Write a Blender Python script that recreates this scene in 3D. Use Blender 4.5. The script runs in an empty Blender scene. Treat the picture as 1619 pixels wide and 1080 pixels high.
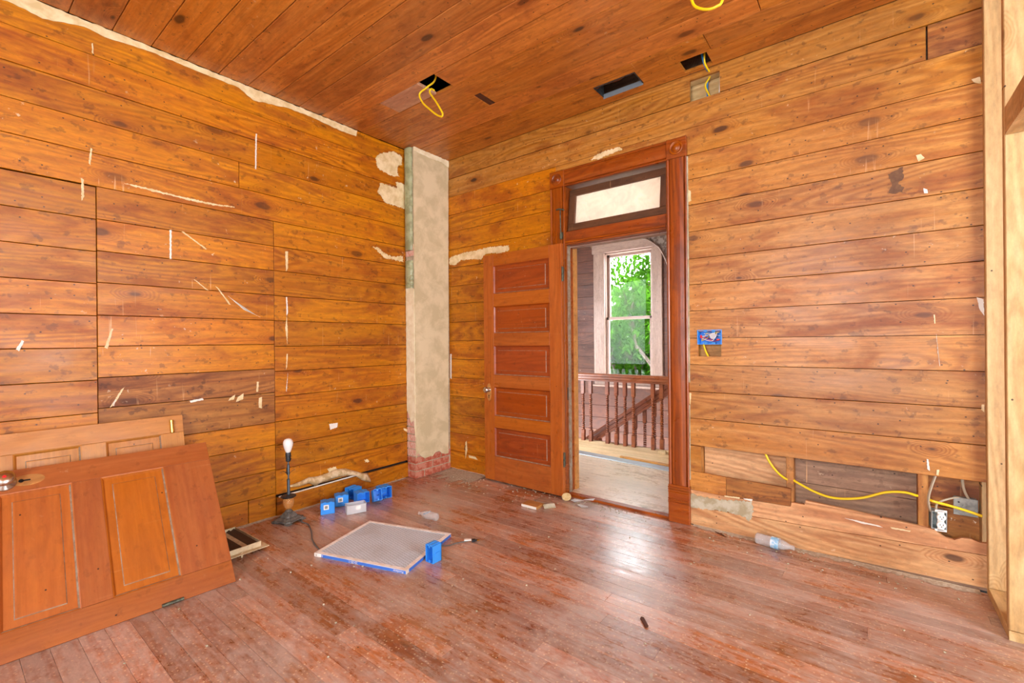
import bpy, math, random
from mathutils import Matrix, Vector
random.seed(7)
PI = math.pi
S = bpy.context.scene
COL = S.collection

# ------------------------------------------------------------------ camera
CAMX, CAMY, CAMZ, YAW, ROLL = 3.3429, -3.1346, 1.235, 0.663638, -0.00932
CEIL = 3.007
cam = bpy.data.cameras.new('camera'); cam.lens = 16.0; cam.sensor_width = 36.0
cam.clip_start = 0.02; cam.clip_end = 200
camo = bpy.data.objects.new('camera', cam); COL.objects.link(camo)
camo.matrix_world = (Matrix.Translation((CAMX, CAMY, CAMZ)) @ Matrix.Rotation(YAW, 4, 'Z')
                     @ Matrix.Rotation(PI/2, 4, 'X') @ Matrix.Rotation(ROLL, 4, 'Z'))
S.camera = camo

# ------------------------------------------------------------------ world, exposure
S.view_settings.view_transform = 'Standard'; S.view_settings.look = 'None'
S.view_settings.gamma = 1.0; S.view_settings.use_curve_mapping = False
S.view_settings.exposure = 0.05
w = bpy.data.worlds.new('sky'); S.world = w; w.use_nodes = True
bg = w.node_tree.nodes['Background']; bg.inputs[0].default_value = (0.86, 0.93, 1.0, 1); bg.inputs[1].default_value = 18.0

def area(name, loc, target, sx, sy, power, color=(1, 1, 1)):
    l = bpy.data.lights.new(name, 'AREA'); l.shape = 'RECTANGLE'; l.size = sx; l.size_y = sy
    l.energy = power; l.color = color
    o = bpy.data.objects.new(name, l); COL.objects.link(o); o.location = loc
    o.rotation_euler = (Vector(target)-Vector(loc)).to_track_quat('-Z', 'Y').to_euler()
    return o
# daylight entering by the windows of the room behind the camera, the next room and the hall
def portal(name, loc, target, sx, sy):
    o = area(name, loc, target, sx, sy, 1.0); o.data.cycles.is_portal = True
portal('rear_window_portal', (3.0, -5.0, 1.65), (3.0, 0, 1.65), 1.5, 1.9)
portal('side_window_portal', (6.38, -2.25, 1.62), (0, -2.25, 1.62), 2.1, 1.85)
portal('hall_window_portal', (0.70, 3.0, 1.55), (0.70, 0, 1.55), 0.72, 1.9)
area('daylight_hall_side', (-2.5, 1.5, 1.7), (1.6, 1.2, 0.6), 1.6, 2.0, 10, (0.97, 0.98, 1.0))
area('daylight_hall_end', (4.4, 1.2, 1.7), (1.2, 1.2, 0.8), 1.4, 2.0, 10, (0.97, 0.98, 1.0))
sun = bpy.data.lights.new('sun', 'SUN'); sun.energy = 3.0; sun.angle = 0.01; sun.color = (1, 0.95, 0.86)
so = bpy.data.objects.new('sun', sun); COL.objects.link(so)
so.rotation_euler = Vector((-0.55, 0.12, -0.82)).to_track_quat('-Z', 'Y').to_euler()

# ------------------------------------------------------------------ object helpers
WM = {}
def reg(o, parent, W):
    COL.objects.link(o); WM[o] = W
    if parent is not None:
        o.parent = parent; o.matrix_basis = WM[parent].inverted() @ W
    else:
        o.matrix_basis = W
    return o
def empty(name, W=None, label=None, cat=None, group=None, kind=None):
    o = bpy.data.objects.new(name, None); o.empty_display_size = 0.05
    reg(o, None, W if W is not None else Matrix()); return tag(o, label, cat, group, kind)
def tag(o, label=None, cat=None, group=None, kind=None):
    if label: o['label'] = label
    if cat: o['category'] = cat
    if group: o['group'] = group
    if kind: o['kind'] = kind
    return o
def ob(name, geo, mat, parent=None, W=None, smooth=False):
    vs, fs = geo[0], geo[1]
    me = bpy.data.meshes.new(name); me.from_pydata([tuple(v) for v in vs], [], fs); me.update()
    mats = mat if isinstance(mat, (list, tuple)) else [mat]
    for m_ in mats: me.materials.append(m_)
    if len(geo) > 2 and geo[2]:
        me.polygons.foreach_set('material_index', geo[2])
    if smooth: me.polygons.foreach_set('use_smooth', [True]*len(me.polygons))
    o = bpy.data.objects.new(name, me)
    return reg(o, parent, W if W is not None else Matrix())
def T(x, y, z): return Matrix.Translation((x, y, z))
def RZ(a): return Matrix.Rotation(a, 4, 'Z')
def RX(a): return Matrix.Rotation(a, 4, 'X')
def RY(a): return Matrix.Rotation(a, 4, 'Y')
def basis(o, x, y, z):
    M = Matrix.Identity(4)
    for i in range(3):
        M[i][0] = x[i]; M[i][1] = y[i]; M[i][2] = z[i]; M[i][3] = o[i]
    return M
LEFT = ((0, 1, 0), (0, 0, 1), (1, 0, 0))      # u, v, outward normal
BACK = ((1, 0, 0), (0, 0, 1), (0, -1, 0))
CEI = ((1, 0, 0), (0, -1, 0), (0, 0, -1))
FLO = ((1, 0, 0), (0, 1, 0), (0, 0, 1))
def onplane(B, O, u, v, n=0.0):
    o = Vector(O)+Vector(B[0])*u+Vector(B[1])*v+Vector(B[2])*n
    return basis(o, *B)
# ------------------------------------------------------------------ geometry helpers
def boxg(sx, sy, sz, ch=0.0, z0=None):
    a, b = sx/2, sy/2
    t = sz/2 if z0 is None else z0+sz; bt = -sz/2 if z0 is None else z0
    if ch <= 0:
        v = [(-a, -b, bt), (a, -b, bt), (a, b, bt), (-a, b, bt), (-a, -b, t), (a, -b, t), (a, b, t), (-a, b, t)]
        f = [(3, 2, 1, 0), (4, 5, 6, 7), (0, 1, 5, 4), (1, 2, 6, 5), (2, 3, 7, 6), (3, 0, 4, 7)]
        return v, f
    v = [(-a, -b, bt), (a, -b, bt), (a, b, bt), (-a, b, bt)]
    v += [(-a, -b, t-ch), (a, -b, t-ch), (a, b, t-ch), (-a, b, t-ch)]
    v += [(-a+ch, -b+ch, t), (a-ch, -b+ch, t), (a-ch, b-ch, t), (-a+ch, b-ch, t)]
    f = [(3, 2, 1, 0), (8, 9, 10, 11)]
    for k in (0, 4):
        for i in range(4):
            j = (i+1) % 4; f.append((k+i, k+j, k+4+j, k+4+i))
    return v, f
def join(*gs):
    V_, F_, M_ = [], [], []
    for g in gs:
        n = len(V_); V_ += [tuple(v) for v in g[0]]; F_ += [tuple(i+n for i in f) for f in g[1]]
        M_ += list(g[2]) if len(g) > 2 and g[2] else [0]*len(g[1])
    return V_, F_, M_
def xf(g, M):
    return ([tuple(M @ Vector(v)) for v in g[0]], g[1]) + ((g[2],) if len(g) > 2 else ())
def mi(g, k): return (g[0], g[1], [k]*len(g[1]))
def prism(pts, z0, z1):
    n = len(pts)
    ar = sum(pts[i][0]*pts[(i+1) % n][1]-pts[(i+1) % n][0]*pts[i][1] for i in range(n))
    if ar < 0: pts = pts[::-1]
    v = [(p[0], p[1], z0) for p in pts]+[(p[0], p[1], z1) for p in pts]
    f = [tuple(range(n-1, -1, -1)), tuple(range(n, 2*n))]
    for i in range(n):
        j = (i+1) % n; f.append((i, j, n+j, n+i))
    return v, f
def lathe(prof, seg=16, cap=True):
    v, f = [], []
    for r, z in prof:
        for k in range(seg):
            a = 2*PI*k/seg; v.append((r*math.cos(a), r*math.sin(a), z))
    for i in range(len(prof)-1):
        for k in range(seg):
            l = (k+1) % seg; f.append((i*seg+k, i*seg+l, (i+1)*seg+l, (i+1)*seg+k))
    if cap:
        f.append(tuple(range(seg-1, -1, -1))); n = (len(prof)-1)*seg; f.append(tuple(range(n, n+seg)))
    return v, f
def spline(P, n=6):
    P = [Vector(p) for p in P]; out = []
    Q = [P[0]*2-P[1]]+P+[P[-1]*2-P[-2]]
    for i in range(1, len(Q)-2):
        for k in range(n):
            t = k/n; a, b, c, d = Q[i-1], Q[i], Q[i+1], Q[i+2]
            out.append(0.5*((2*b)+(c-a)*t+(2*a-5*b+4*c-d)*t*t+(3*b-a-3*c+d)*t**3))
    out.append(P[-1]); return out
def tube(P, r, seg=8, n=6, flat=1.0):
    pts = spline(P, n) if n else [Vector(p) for p in P]
    v, f = [], []; up = Vector((0.13, 0.21, 0.97)).normalized()
    for i, p in enumerate(pts):
        d = (pts[min(i+1, len(pts)-1)]-pts[max(i-1, 0)]).normalized()
        a = d.cross(up)
        if a.length < 1e-3: a = d.cross(Vector((1, 0, 0)))
        a.normalize(); b = d.cross(a).normalized(); up = a.cross(d)
        rr = r(i/(len(pts)-1)) if callable(r) else r
        for k in range(seg):
            t = 2*PI*k/seg; v.append(p+a*math.cos(t)*rr*flat+b*math.sin(t)*rr)
    for i in range(len(pts)-1):
        for k in range(seg):
            l = (k+1) % seg; f.append((i*seg+k, i*seg+l, (i+1)*seg+l, (i+1)*seg+k))
    f.append(tuple(range(seg-1, -1, -1))); m = (len(pts)-1)*seg; f.append(tuple(range(m, m+seg)))
    return v, f
def ragged(pts, amp, step=0.012, rnd=None):
    rnd = rnd or random
    out = []; n = len(pts)
    for i in range(n):
        a, b = Vector(pts[i]), Vector(pts[(i+1) % n]); L = (b-a).length; k = max(1, int(L/step))
        nn = Vector((-(b-a).y, (b-a).x)).normalized() if L > 0 else Vector((0, 0))
        for j in range(k):
            p = a.lerp(b, j/k)+nn*rnd.uniform(-amp, amp)*(0 if j == 0 else 1); out.append((p.x, p.y))
    return out
# points measured on the photograph, carried onto the real wall, floor and ceiling planes
_fw = (-math.sin(YAW), math.cos(YAW)); _rt = (math.cos(YAW), math.sin(YAW))
def _ray(px, py):
    x, y = px-809.5, py-540.4; c, s = math.cos(ROLL), math.sin(ROLL)
    u = (c*x+s*y)/719.56; v = -(-s*x+c*y)/719.56
    return (_fw[0]+_rt[0]*u, _fw[1]+_rt[1]*u, v)
def onz(px, py, z=0.0):
    r = _ray(px, py); t = (z-CAMZ)/r[2]; return (CAMX+r[0]*t, CAMY+r[1]*t)
def ony(px, py, y=0.0):
    r = _ray(px, py); t = (y-CAMY)/r[1]; return (CAMX+r[0]*t, CAMZ+r[2]*t)
def onx(px, py, x=0.0):
    r = _ray(px, py); t = (x-CAMX)/r[0]; return (CAMY+r[1]*t, CAMZ+r[2]*t)

# ------------------------------------------------------------------ materials
def lin(h):
    if isinstance(h, str):
        h = h.lstrip('#'); c = [int(h[i:i+2], 16)/255 for i in (0, 2, 4)]
    else: c = [x/255 for x in h]
    return tuple(((x+0.055)/1.055)**2.4 if x > 0.04045 else x/12.92 for x in c)+(1,)
class N:
    def __init__(s, name):
        s.m = bpy.data.materials.new(name); s.m.use_nodes = True; s.t = s.m.node_tree
        s.b = s.t.nodes['Principled BSDF']
    def n(s, typ, **k):
        x = s.t.nodes.new('ShaderNode'+typ)
        for a, b in k.items(): setattr(x, a, b)
        return x
    def set(s, sock, v):
        if hasattr(v, 'outputs'): v = v.outputs[0]
        if isinstance(v, bpy.types.NodeSocket): s.t.links.new(v, sock)
        elif v is not None: sock.default_value = v
    def math(s, op, a, b=None, c=None, clamp=False):
        x = s.n('Math', operation=op); x.use_clamp = clamp; s.set(x.inputs[0], a); s.set(x.inputs[1], b)
        if c is not None: s.set(x.inputs[2], c)
        return x.outputs[0]
    def vmath(s, op, a, b):
        x = s.n('VectorMath', operation=op); s.set(x.inputs[0], a); s.set(x.inputs[1], b); return x.outputs[0]
    def noise(s, vec, scale, detail=2, rough=0.5, dist=0.0):
        x = s.n('TexNoise'); s.set(x.inputs['Vector'], vec); x.inputs['Scale'].default_value = scale
        x.inputs['Detail'].default_value = detail; x.inputs['Roughness'].default_value = rough
        x.inputs['Distortion'].default_value = dist; return x.outputs['Fac']
    def ramp(s, f, a, b, lo=0.0, hi=1.0):
        x = s.n('MapRange'); s.set(x.inputs[0], f)
        for i, v in enumerate((a, b, lo, hi)): s.set(x.inputs[i+1], v)
        return x.outputs[0]
    def mix(s, f, a, b, mode='MIX'):
        x = s.n('Mix', data_type='RGBA', blend_type=mode); s.set(x.inputs[0], f); s.set(x.inputs[6], a); s.set(x.inputs[7], b)
        return x.outputs[2]
    def bump(s, h, strength, dist=0.002):
        x = s.n('Bump'); x.inputs['Strength'].default_value = strength; x.inputs['Distance'].default_value = dist
        s.set(x.inputs['Height'], h); s.t.links.new(x.outputs[0], s.b.inputs['Normal'])
    def scale(s, vec, v):
        return s.vmath('MULTIPLY', vec, v)
MATS = {}
def wood(name, light, mid, dark, rough=0.42, rings=1.0, fine=0.5, knots=0.5, blotch=0.5, specks=0.5, white=0.3, tone=0.14, knotc='#3a1a0c', bump=0.25, dust=None, dusta=0.5, spec=0.5, blotchc=None, coat=0, hue=0.0, sat=1.0, mott=1.0):
    m = N(name); c = m.n('TexCoord').outputs['Object']; r = m.n('ObjectInfo').outputs['Random']
    off = m.n('CombineXYZ'); m.set(off.inputs[0], m.math('MULTIPLY', r, 37.0)); m.set(off.inputs[1], m.math('MULTIPLY', r, 91.0)); m.set(off.inputs[2], m.math('MULTIPLY', r, 17.0))
    p = m.vmath('ADD', c, off)
    # knots
    vk = m.n('TexVoronoi', voronoi_dimensions='2D'); m.set(vk.inputs['Vector'], m.scale(p, (1.55, 3.6, 0.5))); vk.inputs['Scale'].default_value = 1.0
    kn = m.noise(m.scale(p, (14, 22, 10)), 1.0, 1)
    kd = m.math('ADD', vk.outputs['Distance'], m.math('MULTIPLY', m.math('SUBTRACT', kn, 0.5), 0.05))
    sel = m.n('SeparateColor'); m.set(sel.inputs[0], vk.outputs['Color'])
    kon = m.math('LESS_THAN', sel.outputs[0], knots)
    rad = m.ramp(sel.outputs[1], 0, 1, 0.025, 0.085)
    kmask = m.math('MULTIPLY', kon, m.ramp(m.math('SUBTRACT', kd, rad), -0.02, 0.012, 1, 0))
    halo = m.math('MULTIPLY', kon, m.ramp(m.math('SUBTRACT', kd, rad), 0.0, 0.13, 1, 0))
    # growth rings : contour lines of a stretched field, pulled round the knots
    f = m.noise(m.scale(p, (0.55, 4.2, 2.5)), 1.0, 1.5, 0.45)
    f2 = m.math('ADD', f, m.math('MULTIPLY', halo, 0.22))
    wob = m.noise(m.scale(p, (5, 40, 20)), 1.0, 2)
    ring = m.math('SINE', m.math('ADD', m.math('MULTIPLY', f2, 130.0), m.math('MULTIPLY', wob, 2.2)))
    ring = m.ramp(ring, -0.6, 1.0)
    rr = m.noise(m.scale(p, (0.8, 5, 3)), 1.0, 1)
    ring = m.math('MULTIPLY', ring, m.ramp(rr, 0.38, 0.62, 0.25, 1.0))
    fg = m.noise(m.scale(p, (4, 170, 100)), 1.0, 3, 0.6)
    fg2 = m.noise(m.scale(p, (1.2, 30, 20)), 1.0, 3, 0.6)
    base = m.mix(m.ramp(fg2, 0.32, 0.68), lin(light), lin(mid))
    base = m.mix(m.math('MULTIPLY', ring, 0.55*rings), base, lin(dark))
    base = m.mix(m.math('MULTIPLY', m.ramp(fg, 0.45, 0.75), 0.45*fine), base, lin(dark))
    # stain blotches
    b1 = m.noise(m.scale(p, (2.2, 6, 4)), 1.0, 4, 0.62, 0.4)
    base = m.mix(m.math('MULTIPLY', m.ramp(b1, 0.52, 0.64), blotch), base, lin(blotchc or dark))
    b2 = m.noise(m.scale(p, (18, 22, 20)), 1.0, 3, 0.6)
    base = m.mix(m.math('MULTIPLY', m.ramp(b2, 0.60, 0.66), 0.62*blotch), base, lin(knotc))
    b3 = m.noise(m.scale(p, (30, 75, 60)), 1.0, 4, 0.75, 0.5)
    base = m.mix(m.math('MULTIPLY', m.math('MULTIPLY', m.ramp(b3, 0.56, 0.64), m.ramp(b1, 0.42, 0.58)), 0.55*blotch), base, lin(dark))
    base = m.mix(m.math('MULTIPLY', halo, 0.45), base, lin(dark))
    base = m.mix(m.math('MULTIPLY', kmask, m.ramp(sel.outputs[2], 0, 1, 0.45, 0.9)), base, lin(knotc))
    # tone of each board
    tv = m.ramp(r, 0, 1, 1-tone, 1+tone)
    t2 = m.math('FRACT', m.math('MULTIPLY', r, 7.31))
    hs = m.n('HueSaturation'); m.set(hs.inputs['Color'], base); m.set(hs.inputs['Value'], tv)
    m.set(hs.inputs['Saturation'], m.ramp(t2, 0, 1, sat*0.985, sat*1.015)); m.set(hs.inputs['Hue'], m.ramp(t2, 0, 1, 0.4975+hue, 0.5025+hue))
    base = hs.outputs[0]
    # nail holes and flecks of old paper and paint
    vs = m.n('TexVoronoi', voronoi_dimensions='2D'); m.set(vs.inputs['Vector'], m.scale(p, (11, 13, 5))); vs.inputs['Scale'].default_value = 1.0
    ss = m.n('SeparateColor'); m.set(ss.inputs[0], vs.outputs['Color'])
    dot = m.math('MULTIPLY', m.math('LESS_THAN', vs.outputs['Distance'], 0.045), m.math('LESS_THAN', ss.outputs[0], 0.35*specks))
    base = m.mix(m.math('MULTIPLY', dot, 0.85), base, lin('#2a1a14'))
    ws = m.noise(m.scale(p, (30, 30, 30)), 1.0, 4, 0.65); wm = m.noise(m.scale(p, (1.6, 2.0, 2)), 1.0, 2)
    wf = m.math('MULTIPLY', m.ramp(ws, 0.66, 0.70), m.math('MULTIPLY', m.ramp(wm, 0.5, 0.62), white))
    base = m.mix(wf, base, lin('#e2cfae'))
    sc = m.noise(m.scale(p, (60, 2.6, 8)), 1.0, 2, 0.5, 0.6)
    base = m.mix(m.math('MULTIPLY', m.ramp(sc, 0.70, 0.76), m.math('MULTIPLY', m.ramp(wm, 0.42, 0.6), white)), base, lin('#e0b07a'))
    rg = m.ramp(b1, 0.3, 0.7, rough-0.07, rough+0.12)
    if dust:
        g = m.n('NewGeometry').outputs['Position']
        d1 = m.noise(g, 1.3, 4, 0.6, 0.5); d2 = m.noise(m.scale(g, (24, 42, 1)), 1.0, 5, 0.75, 0.6); d4 = m.noise(m.scale(g, (5, 11, 1)), 1.0, 4, 0.7, 0.4)
        d5 = m.noise(m.scale(p, (1.5, 45, 10)), 1.0, 3, 0.6)
        fac = m.math('ADD', m.math('MULTIPLY', d1, 0.75), m.math('ADD', m.math('MULTIPLY', d2, 0.6), m.math('ADD', m.math('MULTIPLY', d4, 0.5), m.math('MULTIPLY', d5, 0.35))))
        fac = m.ramp(fac, 0.96, 1.26, 1.0, 0.0)
        base = m.mix(m.math('MULTIPLY', fac, dusta), base, lin(dust))
        d3 = m.n('TexVoronoi', voronoi_dimensions='2D'); m.set(d3.inputs['Vector'], g); d3.inputs['Scale'].default_value = 55
        s3 = m.n('SeparateColor'); m.set(s3.inputs[0], d3.outputs['Color'])
        fl = m.math('MULTIPLY', m.math('LESS_THAN', d3.outputs['Distance'], 0.20), m.math('LESS_THAN', s3.outputs[1], 0.3))
        base = m.mix(m.math('MULTIPLY', fl, 0.7), base, lin('#d9bfa0'))
        pl = m.noise(m.vmath('ADD', g, (9.0, 3, 0)), 5.5, 4, 0.7, 0.5)
        base = m.mix(m.math('MULTIPLY', m.ramp(pl, 0.70, 0.73), 0.75), base, lin('#b3a792'))
        rg = m.ramp(m.math('ADD', fac, m.math('MULTIPLY', m.math('SUBTRACT', d2, 0.5), 1.0)), 0.1, 1.0, rough, rough+0.20)
    mo = m.noise(m.scale(p, (16, 55, 40)), 1.0, 4, 0.7)
    mv = m.ramp(mo, 0.3, 0.7, 1-0.2*mott, 1+0.16*mott)
    h2 = m.n('HueSaturation'); m.set(h2.inputs['Color'], base); m.set(h2.inputs['Value'], m.math('MULTIPLY', mv, m.ramp(r, 0, 1, 1-tone, 1+tone)) if dust else mv)
    base = h2.outputs[0]
    m.set(m.b.inputs['Base Color'], base); m.set(m.b.inputs['Roughness'], rg)
    m.b.inputs['Specular IOR Level'].default_value = spec
    if coat: m.b.inputs['Coat Weight'].default_value = coat; m.b.inputs['Coat Roughness'].default_value = 0.33
    if bump:
        h = m.math('ADD', m.math('MULTIPLY', fg, 0.6), m.math('MULTIPLY', ring, -0.3))
        h = m.math('ADD', h, m.math('MULTIPLY', b1, 1.6)); m.bump(h, bump, 0.0015)
    MATS[name] = m.m; return m.m
def plain(name, col, rough=0.5, metal=0.0, var=0.0, vscale=20, col2=None, trans=0.0, ior=1.45, bump=0.0, emit=None, alpha=1.0, spec=0.5):
    m = N(name); m.b.inputs['Roughness'].default_value = rough; m.b.inputs['Metallic'].default_value = metal
    m.b.inputs['Specular IOR Level'].default_value = spec
    c = m.n('TexCoord').outputs['Object']
    if col2:
        f = m.noise(c, vscale, 5, 0.62, 0.3); m.set(m.b.inputs['Base Color'], m.mix(m.ramp(f, 0.5-0.5/(1+var*4), 0.5+0.5/(1+var*4)), lin(col), lin(col2)))
        if bump: m.bump(f, bump, 0.003)
    else: m.b.inputs['Base Color'].default_value = lin(col)
    if trans: m.b.inputs['Transmission Weight'].default_value = trans; m.b.inputs['IOR'].default_value = ior
    if alpha < 1: m.b.inputs['Alpha'].default_value = alpha
    MATS[name] = m.m; return m.m

M_left = wood('wall_boards_left', hue=0.004, sat=1.07, light='#cb8438', mid='#b86a26', dark='#863f16', rough=0.4, knots=0.4, blotch=0.7, white=0.75, specks=0.9, blotchc='#93481c', knotc='#4f2a14')
M_leftd = wood('wall_boards_worn', hue=0.002, sat=1.04, light='#b97c44', mid='#9a5c2c', dark='#6d3a1c', rough=0.5, knots=0.3, blotch=0.8, white=1.0, blotchc='#6b341a')
M_back = wood('wall_boards_back', '#c88f54', '#b5763b', '#884a22', hue=0.003, sat=1.06, rough=0.4, knots=0.42, blotch=0.6, white=0.5, specks=0.9, blotchc='#8e4a26', knotc='#3c2016')
M_base = wood('base_boards_bare', '#dcaf7e', '#cf9a66', '#a8683c', rough=0.6, rings=1.3, knots=0.5, blotch=0.2, white=0.4)
M_ceil = wood('ceiling_boards', '#cb8140', '#b86a2e', '#84411c', hue=0.004, sat=1.02, rough=0.36, rings=0.8, knots=0.55, blotch=0.45, white=0.3, specks=0.9, blotchc='#84401e', knotc='#35180c')
M_patch = wood('bare_patch', '#c99c78', '#bd8a66', '#a06c4c', rough=0.6, knots=0.1, blotch=0.2, tone=0.03)
M_burn = wood('dark_patch', '#5c3018', '#4a2412', '#301408', rough=0.6, knots=0.0, blotch=0.6, tone=0.05)
M_leftd2 = plain('tar_smudge', '#6b4a34', 0.7, col2='#7d5a3c', var=1.0, vscale=30)
M_floor = wood('floor_boards', '#b4744a', '#a26038', '#7a4428', rough=0.24, spec=0.9, coat=0.5, rings=0.8, knots=0.12, blotch=0.55, white=0.25, specks=0.3, blotchc='#84371a', dust='#c0aea4', dusta=0.82, bump=0.2, tone=0.15)
M_hallf = wood('hall_floor_boards', '#d8bfa4', '#d0b296', '#b08c6a', rough=0.2, spec=0.9, coat=0.6, rings=0.4, knots=0.05, blotch=0.3, white=0.2, specks=0.2, dust='#cdbba6', dusta=0.8, bump=0.12, tone=0.07)
M_ply = wood('hall_subfloor', '#dcbf94', '#d2b184', '#b58e60', rough=0.5, rings=0.6, knots=0.1, blotch=0.15, white=0.3)
M_door = wood('door_varnish', '#b7622c', '#a8521f', '#7e3412', rough=0.33, rings=0.55, fine=0.35, knots=0.0, blotch=0.3, white=0.15, specks=0.12, tone=0.05, blotchc='#8e3f1a', bump=0.12, hue=0.0055, sat=1.02, mott=0.45)
M_doorp = wood('door_panel_varnish', '#a5481d', '#963c16', '#6f280e', rough=0.33, rings=0.7, fine=0.35, knots=0.0, blotch=0.35, white=0.15, specks=0.12, tone=0.06, blotchc='#742a10', bump=0.12, hue=0.0055, sat=1.02, mott=0.45)
M_doorf = wood('leaning_door_varnish', '#a85e36', '#9c502a', '#7a381c', rough=0.36, rings=0.35, fine=0.3, knots=0.0, blotch=0.3, white=0.12, specks=0.12, tone=0.03, blotchc='#8d4326', bump=0.10, hue=0.0055, sat=1.02, mott=0.45)
M_doorfp = wood('leaning_door_panel', '#b8642c', '#ac5824', '#8a4018', rough=0.36, rings=0.5, fine=0.4, knots=0.0, blotch=0.2, white=0.12, specks=0.12, tone=0.03, blotchc='#9c4d1e', bump=0.10, hue=0.0055, sat=1.02, mott=0.45)
M_doorb = wood('back_door_varnish', '#c8823e', '#bd7432', '#98561f', rough=0.4, rings=0.4, fine=0.4, knots=0.0, blotch=0.2, white=0.12, specks=0.1, tone=0.03, blotchc='#a8602a', hue=0.0055, sat=1.02, mott=0.45)
M_trim = wood('mahogany_trim', '#a8521f', '#943e14', '#5f230c', rough=0.3, rings=1.0, fine=0.6, knots=0.0, blotch=0.35, white=0.1, specks=0.1, tone=0.05, blotchc='#54200f', bump=0.2, hue=0.0055, sat=1.02, mott=0.45)
M_sash = wood('transom_sash_wood', '#70492c', '#5e3b22', '#3c2414', rough=0.5, rings=0.5, knots=0.0, blotch=0.4, white=0.3, tone=0.04)
M_jamb = wood('raw_jamb', '#c9904a', '#b97e3c', '#8f5a28', rough=0.5, rings=0.5, knots=0.0, blotch=0.4, white=0.3, tone=0.04)
M_pine = wood('new_pine', '#d8b884', '#caa66e', '#a87840', rough=0.55, rings=0.9, fine=0.25, knots=0.28, blotch=0.06, white=0.1, specks=0.12, tone=0.03, knotc='#5a2c16', bump=0.1)
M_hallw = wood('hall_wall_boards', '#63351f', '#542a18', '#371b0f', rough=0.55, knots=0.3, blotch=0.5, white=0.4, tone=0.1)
M_halltrim = wood('hall_window_trim', '#a18272', '#947464', '#765a4c', rough=0.45, rings=0.3, knots=0.0, blotch=0.25, white=0.2, tone=0.04)
M_rail = wood('stair_wood', '#8c4c2a', '#7a3c1e', '#4e2410', rough=0.3, rings=0.5, knots=0.0, blotch=0.3, white=0.1, tone=0.06)
M_old = wood('lath_boards_grey', '#a8866a', '#94725a', '#6f5240', rough=0.7, knots=0.2, blotch=0.4, white=1.0, blotchc='#84685a')
M_hceil = plain('hall_ceiling_paint', '#e4dccb', 0.7, col2='#cfc4ae', var=0.5, vscale=6)
M_dark = plain('dark_cavity', '#1a120c', 0.9)
M_shell = plain('plain_plaster', '#e6d8c4', 0.8)
M_paper = plain('old_wallpaper', '#f0dbae', 0.85, col2='#d8bd88', var=0.8, vscale=14, bump=0.2)
M_paper2 = plain('torn_wallpaper', '#dfc79f', 0.85, col2='#bf9f6e', var=1.5, vscale=22, bump=0.3)
M_white = plain('white_paint_flake', '#ece6da', 0.8)
M_putty = plain('grey_putty', '#c2bba4', 0.85, col2='#a89a7a', var=1.4, vscale=12, bump=0.25)
M_plaster = plain('chimney_plaster', '#dccca6', 0.85, col2='#c8b890', var=1.3, vscale=5, bump=0.35)
M_plwhite = plain('chimney_white_plaster', '#f2e9c8', 0.85, col2='#e6d8b0', var=1.3, vscale=12, bump=0.35)
M_green = plain('green_painted_bead', '#a9ad84', 0.35, col2='#8e9068', var=1.6, vscale=16, bump=0.3)
M_mortar = plain('mortar', '#c2b49a', 0.9, col2='#a8997e', var=1.2, vscale=30, bump=0.4)
M_brick = plain('brick', '#b1563c', 0.85, col2='#c4836c', var=1.8, vscale=24, bump=0.5)
M_brickp = plain('brick_limewashed', '#d49884', 0.85, col2='#dcbca8', var=1.8, vscale=40, bump=0.5)
M_blue = plain('blue_plastic', '#3796f2', 0.4)
M_blued = plain('blue_plastic_dark', '#1c62b4', 0.4)
M_yel = plain('yellow_cable', '#f2cf10', 0.4)
M_bluec = plain('blue_cable', '#2f86c8', 0.4)
M_nm = plain('grey_cable', '#b8ab92', 0.5)
M_zinc = plain('galvanised_steel', '#aab0ae', 0.42, metal=0.85, col2='#868d8c', var=1.0, vscale=40)
M_zincp = plain('zinc_box', '#a6aca8', 0.5, metal=0.3, col2='#8b928f', var=1.0, vscale=40)
M_wht = plain('white_plastic', '#eeeae2', 0.35)
M_clear = plain('clear_plastic', '#ffffff', 0.14, trans=0.78, ior=1.2)
M_frost = plain('frosted_plastic', '#eef0f2', 0.35, trans=0.5, ior=1.15)
M_label = plain('bottle_label', '#dbe9f2', 0.4, col2='#8cc3e6', var=2.0, vscale=30)
M_print = plain('printed_sticker', '#f2f0ec', 0.5)
M_ink = plain('sticker_ink', '#8d8a86', 0.6)
M_iron = plain('dark_iron', '#4b4d4d', 0.45, metal=0.6, col2='#33363a', var=1.2, vscale=40, bump=0.2)
M_dusty = plain('dusty_iron', '#76736c', 0.6, metal=0.2, col2='#55544f', var=1.2, vscale=40, bump=0.3)
M_pole = plain('steel_blue_pole', '#6b7a86', 0.3, metal=0.8)
M_amber = plain('amber_glass', '#d89a5c', 0.08, alpha=0.45)
M_bulb = plain('bulb_glass', '#f6f4f0', 0.3)
M_cord = plain('grey_cord', '#5f625f', 0.5)
M_nickel = plain('satin_nickel', '#c8c4ba', 0.25, metal=1.0)
M_brass = plain('polished_brass', '#d8b45a', 0.2, metal=1.0)
M_obrass = plain('old_hinge_metal', '#6a6f5c', 0.5, metal=0.6, col2='#4b4c40', var=1.2, vscale=50)
M_dustl = plain('dusty_ledge', '#9c8f7c', 0.7, col2='#8a6a50', var=1.0, vscale=30)
M_fframe = plain('filter_cardboard', '#f6f5f2', 0.7, col2='#e6ddd2', var=1.5, vscale=18)
M_fblue = plain('filter_print_blue', '#3f74d2', 0.5)
M_regw = plain('register_paint', '#d8c8a4', 0.5, col2='#c4b18a', var=1.2, vscale=30)
M_regd = plain('register_louver', '#4a3a2c', 0.6)
M_strip = plain('aluminium_strip', '#aab4bc', 0.35, metal=0.6)
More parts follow.
